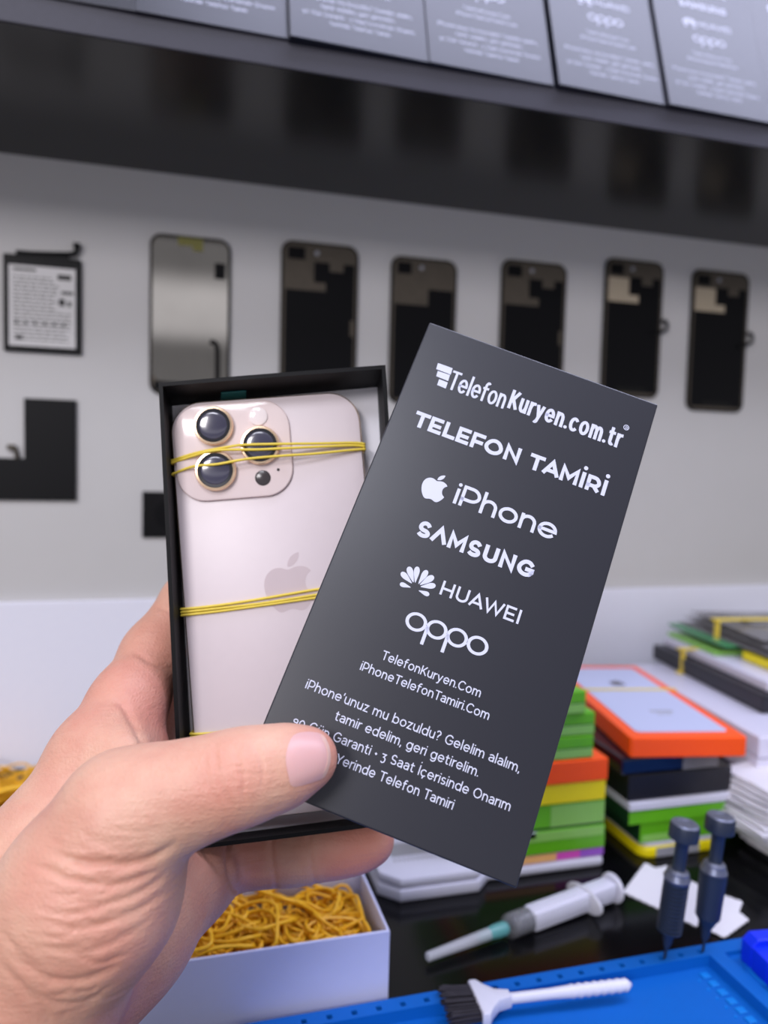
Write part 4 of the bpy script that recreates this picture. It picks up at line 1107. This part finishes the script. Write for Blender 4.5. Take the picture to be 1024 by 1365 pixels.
def bands_mesh(m, n, X, Y, z0, z1, r, seed, rad=(.011, .02)):
    rr = random.Random(seed)
    for k in range(n):
        cx, cy = rr.uniform(*X), rr.uniform(*Y); f = k/n
        cz = z0+(z1-z0)*f*(1-.35*abs((cx-(X[0]+X[1])/2)/((X[1]-X[0])/2))**2)
        R = rr.uniform(*rad); asp = rr.uniform(.35, .95); th = rr.uniform(0, PI); tx, ty = rr.gauss(0, .28), rr.gauss(0, .28); ph = rr.uniform(0, 6)
        pts = []
        for q in range(22):
            a = 2*PI*q/22; x = R*math.cos(a)*(1+.12*math.sin(3*a+ph)); y = R*asp*math.sin(a)*(1+.15*math.sin(2*a+ph*2))
            xx = x*math.cos(th)-y*math.sin(th); yy = x*math.sin(th)+y*math.cos(th)
            X2 = min(max(cx+xx, X[0]-.004), X[1]+.004); Y2 = min(max(cy+yy, Y[0]-.004), Y[1]+.004)
            pts.append((X2, Y2, max(z0, cz+xx*tx+yy*ty+.0012*math.sin(2*a+ph))))
        m.tube(pts, r, True, 6)
def make_band_box():
    x0, x1, y0, y1, h, th = -.066, .1075, .353, .413, .0405, .0014
    t = thing('rubber_band_box', 'open white carton full of rubber bands, below the hand', 'box', T(x0, y0, CT+G))
    W, L = x1-x0, y1-y0
    MB().box(0, W, 0, L, 0, th).build('box_floor', M['lavender_card'], t)
    for a in ((0, W, 0, th), (0, W, L-th, L), (0, th, th+.00005, L-th-.00005), (W-th, W, th+.00005, L-th-.00005)):
        MB().box(a[0], a[1], a[2], a[3], th+.00005, h, .0004).build('box_wall', M['lavender_card'], t)
    m = MB(); bands_mesh(m, 420, (x0+.009, x1-.012), (y0+.008, y1-.008), .0028, .0425, .00095, 5, (.010, .022))
    o = m.build('rubber_band_heap', M['band_heap'], None, True, 60); o.location = (0, 0, CT)
    tag(o, 'tangle of amber rubber bands filling the white carton', 'rubber bands', None, 'stuff')
    m = MB(); bands_mesh(m, 90, (-.20, -.105), (.615, .690), .001, .014, .0009, 9, (.012, .022))
    m.tube(catmull([(-.145, .622, .003), (-.137, .62, .014), (-.120, .62, .021), (-.104, .62, .019), (-.094, .625, .008)], 6), .0022, n=8)
    o = m.build('rubber_band_heap', M['band_heap'], None, True, 60); o.location = (0, 0, CT)
    tag(o, 'loose heap of yellow rubber bands on the worktop by the wall, left of the wrist', 'rubber bands', None, 'stuff')
make_band_box()

def make_syringe():
    a = on_z(569, 1276, .0045); b = on_z(818, 1183, .0085)
    ax = (b-a).normalized(); L = (b-a).length
    up = Vector((0, 0, 1)); y = up.cross(ax).normalized(); x = y.cross(ax)
    R = Matrix((x, y, ax)).transposed().to_4x4(); R.translation = a
    t = thing('syringe', 'capped plastic syringe lying on the black worktop', 'syringe', R)
    k = L/.145
    MB().lathe([(.0018, 0), (.0026, .0006), (.0034, .040*k), (.0034, .0485*k)], 24).build('needle_cap', M['cap_clear'], t, True)
    MB().lathe([(.0022, .036*k), (.0030, .040*k), (.0040, .0490*k), (.0040, .055*k), (.0030, .057*k)], 24).build('needle_hub', M['teal_clear'], t, True)
    MB().lathe([(.0025, .056*k), (.0068, .058*k), (.0072, .060*k), (.0072, .118*k), (.0066, .118*k), (.0066, .061*k), (.003, .060*k)], 32).build('barrel', M['clear'], t, True)
    MB().lathe([(.004, .0615*k), (.0064, .064*k), (.0064, .0655*k), (.0058, .067*k), (.0064, .0685*k), (.0064, .074*k)], 28).build('plunger_seal', M['rubber_black'], t, True)
    fl = MB().prism([(p[0]*.0075/.01, p[1]*.0155/.01) for p in circ(0, 0, .01, 28)], .1185*k, .1205*k, .0006).build('finger_flange', M['milky'], t, True)
    pl = MB()
    pl.box(-.0058, .0058, -.0058, .0058, .0745*k, .1425*k, .0015); pl.lathe([(.0052, .0745*k), (.0052, .142*k)], 20)
    pl.lathe([(.0085, .1427*k), (.0095, .1437*k), (.0095, .1447*k), (.0085, .1457*k)], 28).build('plunger', M['white_plastic'], t, True)
    m = MB()
    for q in range(8):
        for s in range(6 if q % 4 == 0 else 3):
            a0 = -.25+s*.16; rr = .00725
            m.box(rr*math.cos(a0+.55)-.00015, rr*math.cos(a0+.55)+.00015, rr*math.sin(a0+.55)-.0005, rr*math.sin(a0+.55)+.0005, (.078+q*.005)*k, (.0785+q*.005)*k)
    m.build('scale_marks', M['grey'], t)
make_syringe()

MX0, MX1, MY0, MY1, MZ = .030, .46, .14, .3475, .0082
def make_mat():
    t = thing('repair_mat', 'bright blue silicone repair mat with trays, holes and slots on the worktop', 'repair mat', T(MX0, MY0, CT+G))
    W, L = MX1-MX0, MY1-MY0; e = 1e-5
    xr0, xr1 = .291-MX0, .3005-MX0        # divider between the big tray and the right-hand compartments
    m = MB()
    m.box(0, W, 0, L, 0, .0018)
    m.box(0, .0065, 0, L, .0018, MZ); m.box(W-.008, W, 0, L, .0018, MZ)
    m.box(.0065, W-.008, 0, .008, .0018, MZ)
    m.box(xr0, xr1, .008, L-.0088, .0018, MZ)
    m.box(xr1, W-.008, .008, L-.0088, .0018, .0052)
    # back rim with real holes: strips around the holes, built as a grid
    hx = [.1622+.01252*k-MX0 for k in range(-8, 11)]; hy = .3425-MY0; hr = .0014
    y0, y1 = L-.0088, L
    xs = [.0065]+[v for h in hx for v in (h-hr, h+hr) if .008 < h < W-.01]+[W-.008]
    for i in range(len(xs)-1):
        if i % 2 == 0: m.box(xs[i], xs[i+1], y0, y1, .0018, MZ)
        else: m.box(xs[i], xs[i+1], y0, hy-hr, .0018, MZ); m.box(xs[i], xs[i+1], hy+hr, y1, .0018, MZ)
    m.build('mat_body', M['mat_blue'], t)
    m = MB()
    for h in hx:
        if .008 < h < W-.01: m.box(h-hr, h+hr, hy-hr, hy+hr, .0018, .0040)
    m.build('hole_shade_plug', M['hole'], t)  # shade at the bottom of the holes, set in as dark plugs
    # slots and ribs by the divider
    m = MB()
    for k in range(12):
        y = L-.0155-k*.0068; m.box(xr0-.0105, xr0-.0055, y-.0022, y+.0022, .0018, .0026, .0004)
    m.build('slot_row', M['mat_blue_light'], t)
    m = MB()
    for k in range(12):
        y = L-.0185-k*.0068; m.prism([(xr0-.0150, y), (xr0-.0135, y+.001), (xr0-.0135, y-.001)], .0018, .0024)
    m.build('arrow_marks', M['mat_blue_light'], t)
    m = MB().box(.1555-MX0, .1705-MX0, .300-MY0, .3165-MY0, .0018, .0046, .0012); m.build('raised_pad', M['mat_blue'], t)
    r = random.Random(2); m = MB()
    for k in range(9): m.box(.205+k*.0032-MX0, .2068+k*.0032-MX0, .297-MY0, .3005-MY0, .0018, .0021)
    m.build('embossed_lettering', M['mat_blue_light'], t)
    m = MB().prism(circ(.3210-MX0, .3195-MY0, .0185, 40), .0052, .0058, .0003); m.build('round_boss', M['mat_blue'], t)
    m = MB(); m.tube([(.3210-MX0+.0155*math.cos(q*PI/24), .3195-MY0+.0155*math.sin(q*PI/24), .0058) for q in range(48)], .0005, True, 6); m.build('ring_mark', M['mat_blue_light'], t)
make_mat()
def make_tool():
    t = thing('adhesive_clamp', 'royal blue plastic clamp block standing on the right of the blue mat', 'clamp', T(.3050, .3040, CT+.0060+G, math.radians(-6)))
    w, l, h = .040, .031, .016
    m = MB()
    m.prism([(0, 0), (w, 0), (w, h*.55), (.020, h), (.004, h), (0, h*.75)], 0, .009, .0006, Matrix.Rotation(PI/2, 4, 'X') @ Matrix.Translation((0, 0, -.009)))
    m.prism([(0, 0), (w, 0), (w, h*.55), (.020, h), (.004, h), (0, h*.75)], 0, .009, .0006, Matrix.Rotation(PI/2, 4, 'X') @ Matrix.Translation((0, 0, -l)))
    m.box(0, .010, .0092, l-.0092, 0, h*.8, .0005); m.box(.028, w, .0092, l-.0092, 0, h*.62, .0005)
    m.build('clamp_body', M['tool_blue'], t)
    MB().box(.0105, .0275, .0094, l-.0094, 0, .005, .0004).build('jaw', M['tool_blue'], t)
    MB().box(.006, .014, -.0006, .0003, .003, .0085, .0004).build('recess_shade_plate', M['hole'], t)  # flat dark plate painting the shade of a recess
make_tool()

def make_driver(name, label, tip_px, top_px, ytop, ribbed):
    tip = on_z(tip_px[0], tip_px[1], MZ); tip.y = .3425; tip.z = CT+.0042
    top = on_y(top_px[0], top_px[1], ytop)
    ax = (top-tip).normalized(); L = (top-tip).length
    x = ax.orthogonal().normalized(); y = ax.cross(x)
    R = Matrix((x, y, ax)).transposed().to_4x4(); R.translation = tip
    t = thing(name, label, 'screwdriver', R, 'precision screwdrivers standing in the mat')
    k = L/.082
    MB().lathe([(.0005, 0), (.0008, .001), (.0008, .011*k), (.0011, .0115*k)], 16).build('blade', M['steel'], t, True)
    MB().lathe([(.0012, .010*k), (.0022, .013*k), (.0030, .018*k), (.0034, .019*k)], 24).build('chuck', M['steel'], t, True)
    if ribbed:
        P = [(.0036, .019*k), (.0066, .0205*k)]
        for q in range(12):
            z = (.0215+q*.00225)*k; P += [(.0068, z), (.0056, z+.0005*k), (.0056, z+.0009*k), (.0068, z+.0016*k)]
        P += [(.0068, .0495*k)]
    else: P = [(.0036, .019*k), (.0052, .0225*k), (.0066, .0245*k), (.0074, .050*k)]
    bd = MB().lathe(P, 36).build('grip', M['steel'], t, True, 25)
    P = [(.0070, .0498*k), (.0073, .0510*k), (.0066, .0520*k), (.0066, .0525*k), (.0060, .0535*k), (.0060, .0545*k), (.0048, .0556*k), (.0044, .0560*k)]
    MB().lathe(P, 36).build('collar_ring', M['steel_bright'], t, True, 25)
    MB().lathe([(.0038, .0560*k), (.0034, .058*k), (.0036, .070*k), (.0048, .0725*k)], 28).build('neck', M['steel'], t, True)
    cp = MB().lathe([(.0052, .0723*k), (.0080, .0735*k), (.0080, .0800*k), (.0074, .0815*k)], 36).build('swivel_cap', M['steel'], t, True, 25)
    MB().lathe([(.0074, .08152*k), (.0066, .0822*k), (.0040, .0822*k), (.0036, .0818*k), (.0012, .0818*k)], 32).build('cap_top', M['steel_bright'], cp, True, 25)
make_driver('precision_screwdriver', 'ribbed steel screwdriver standing tip down in a hole of the blue mat', (883, 1275), (914, 1097), .339, True)
make_driver('precision_screwdriver', 'smooth-gripped steel screwdriver standing right of the ribbed one', (934, 1266), (961.5, 1087), .341, False)

def make_brush():
    a = on_z(596, 1341, .0105); b = on_z(842, 1312, .0105)
    ax = (b-a).normalized(); up = Vector((0, 0, 1)); y = up.cross(ax).normalized(); z = ax.cross(y)
    R = Matrix((ax, y, z)).transposed().to_4x4(); R.translation = a
    L = (b-a).length
    t = thing('cleaning_brush', 'small white-handled brush with black bristles lying on the blue mat', 'brush', R)
    m = MB(); r = random.Random(4)
    for i in range(5):
        yy = -.0092+i*.0046
        for q in range(26):
            y0 = yy+r.uniform(-.0016, .0016); z0 = r.uniform(-.0022, .0022)
            m.tube([(.0152, y0, z0), (.006, y0*1.04, z0*1.15), (r.uniform(-.002, .001), y0*1.09+r.uniform(-.0006, .0006), z0*1.3)], .00042, n=5)
    m.build('bristles', M['bristle'], t)
    poly = [(.0148, -.0125), (.0185, -.0125), (.0215, -.0085), (.026, -.0042), (.033, -.0026), (.033, .0026), (.026, .0042), (.0215, .0085), (.0185, .0125), (.0148, .0125)]
    MB().prism(poly, -.0034, .0034, .0008).build('brush_head', M['white_plastic'], t, True)
    P = [(.0024, 0), (.0026, .004)]
    n = 60; xs = [.031+(L-.031)*q/n for q in range(n+1)]
    pts = [(x, 0, 0) for x in xs]; rs = []
    for q, x in enumerate(xs):
        f = q/n; rr = .0026+.0006*min(1, max(0, (f-.35)/.2))
        if f > .5: rr += .00028*math.sin((f-.5)*2*PI*16)
        if q >= n-3: rr *= (.97, .85, .6, .25)[q-(n-3)]
        rs.append(rr)
    m = MB(); m.tube(pts, rs, n=14); m.build('handle', M['white_plastic'], t, True, 60)
make_brush()

# ================================================================== LIGHT AND CAMERA
def area(name, loc, size, sy, energy, color, target):
    l = bpy.data.lights.new(name, 'AREA'); l.shape = 'RECTANGLE'; l.size = size; l.size_y = sy; l.energy = energy; l.color = color
    o = link(bpy.data.objects.new(name, l)); o.location = loc
    d = Vector(target)-Vector(loc); o.rotation_euler = d.to_track_quat('-Z', 'Y').to_euler()
    return o
area('room_lamp', (-1.1, -1.25, CT+H+.75), .55, .4, 16, (1.0, .96, .98), (.15, .5, CT+.35))
area('wall_fill_light', (-.75, -1.25, CT+H+1.70), .9, .5, 18, (.90, .91, 1.0), (.1, .4, CT+.3))  # added fill that lifts the wall and upstand, no known fixture
area('ceiling_panel_light', (1.8, .10, 2.5), 3.6, .5, 36, (.70, .73, 1.0), (1.8, .12, CT))
wd = bpy.data.worlds.new('room_light'); SC.world = wd; wd.use_nodes = True
nt = wd.node_tree; bg = nt.nodes['Background']
tc = nt.nodes.new('ShaderNodeTexCoord'); sp = nt.nodes.new('ShaderNodeSeparateXYZ'); cr = nt.nodes.new('ShaderNodeValToRGB')
mr = nt.nodes.new('ShaderNodeMapRange'); mr.inputs[1].default_value = -1; mr.inputs[2].default_value = 1
nt.links.new(tc.outputs['Generated'], sp.inputs[0]); nt.links.new(sp.outputs['Z'], mr.inputs[0]); nt.links.new(mr.outputs[0], cr.inputs[0]); nt.links.new(cr.outputs[0], bg.inputs[0])
e = cr.color_ramp.elements
for p, q in ((.30, .42), (.46, .62), (.53, .30), (.572, .22), (.580, .9), (.604, 1.0), (.616, .24), (.75, .35)):
    n = e.new(p); n.color = (q*.97, q*.96, q*1.03, 1)
e[0].color = (.40, .38, .38, 1); e[-1].color = (.9, .9, 1.0, 1)
bg.inputs[1].default_value = .9
cam = bpy.data.cameras.new('camera'); co = link(bpy.data.objects.new('camera', cam))
R = Matrix((Vector((_u.x, _w.x, -_v.x)), -Vector((_u.y, _w.y, -_v.y)), -Vector((_u.z, _w.z, -_v.z)))).transposed()
co.matrix_world = Matrix.Translation(EYE) @ R.to_4x4()
cam.sensor_fit = 'HORIZONTAL'; cam.sensor_width = 36; cam.lens = 36*1000/1024; cam.clip_start = .01
cam.dof.use_dof = True; cam.dof.focus_distance = .262; cam.dof.aperture_fstop = 9.6
SC.camera = co
SC.view_settings.view_transform = 'Standard'; SC.view_settings.look = 'None'; SC.view_settings.gamma = 1; SC.view_settings.exposure = 0.3
SC.view_settings.use_curve_mapping = False
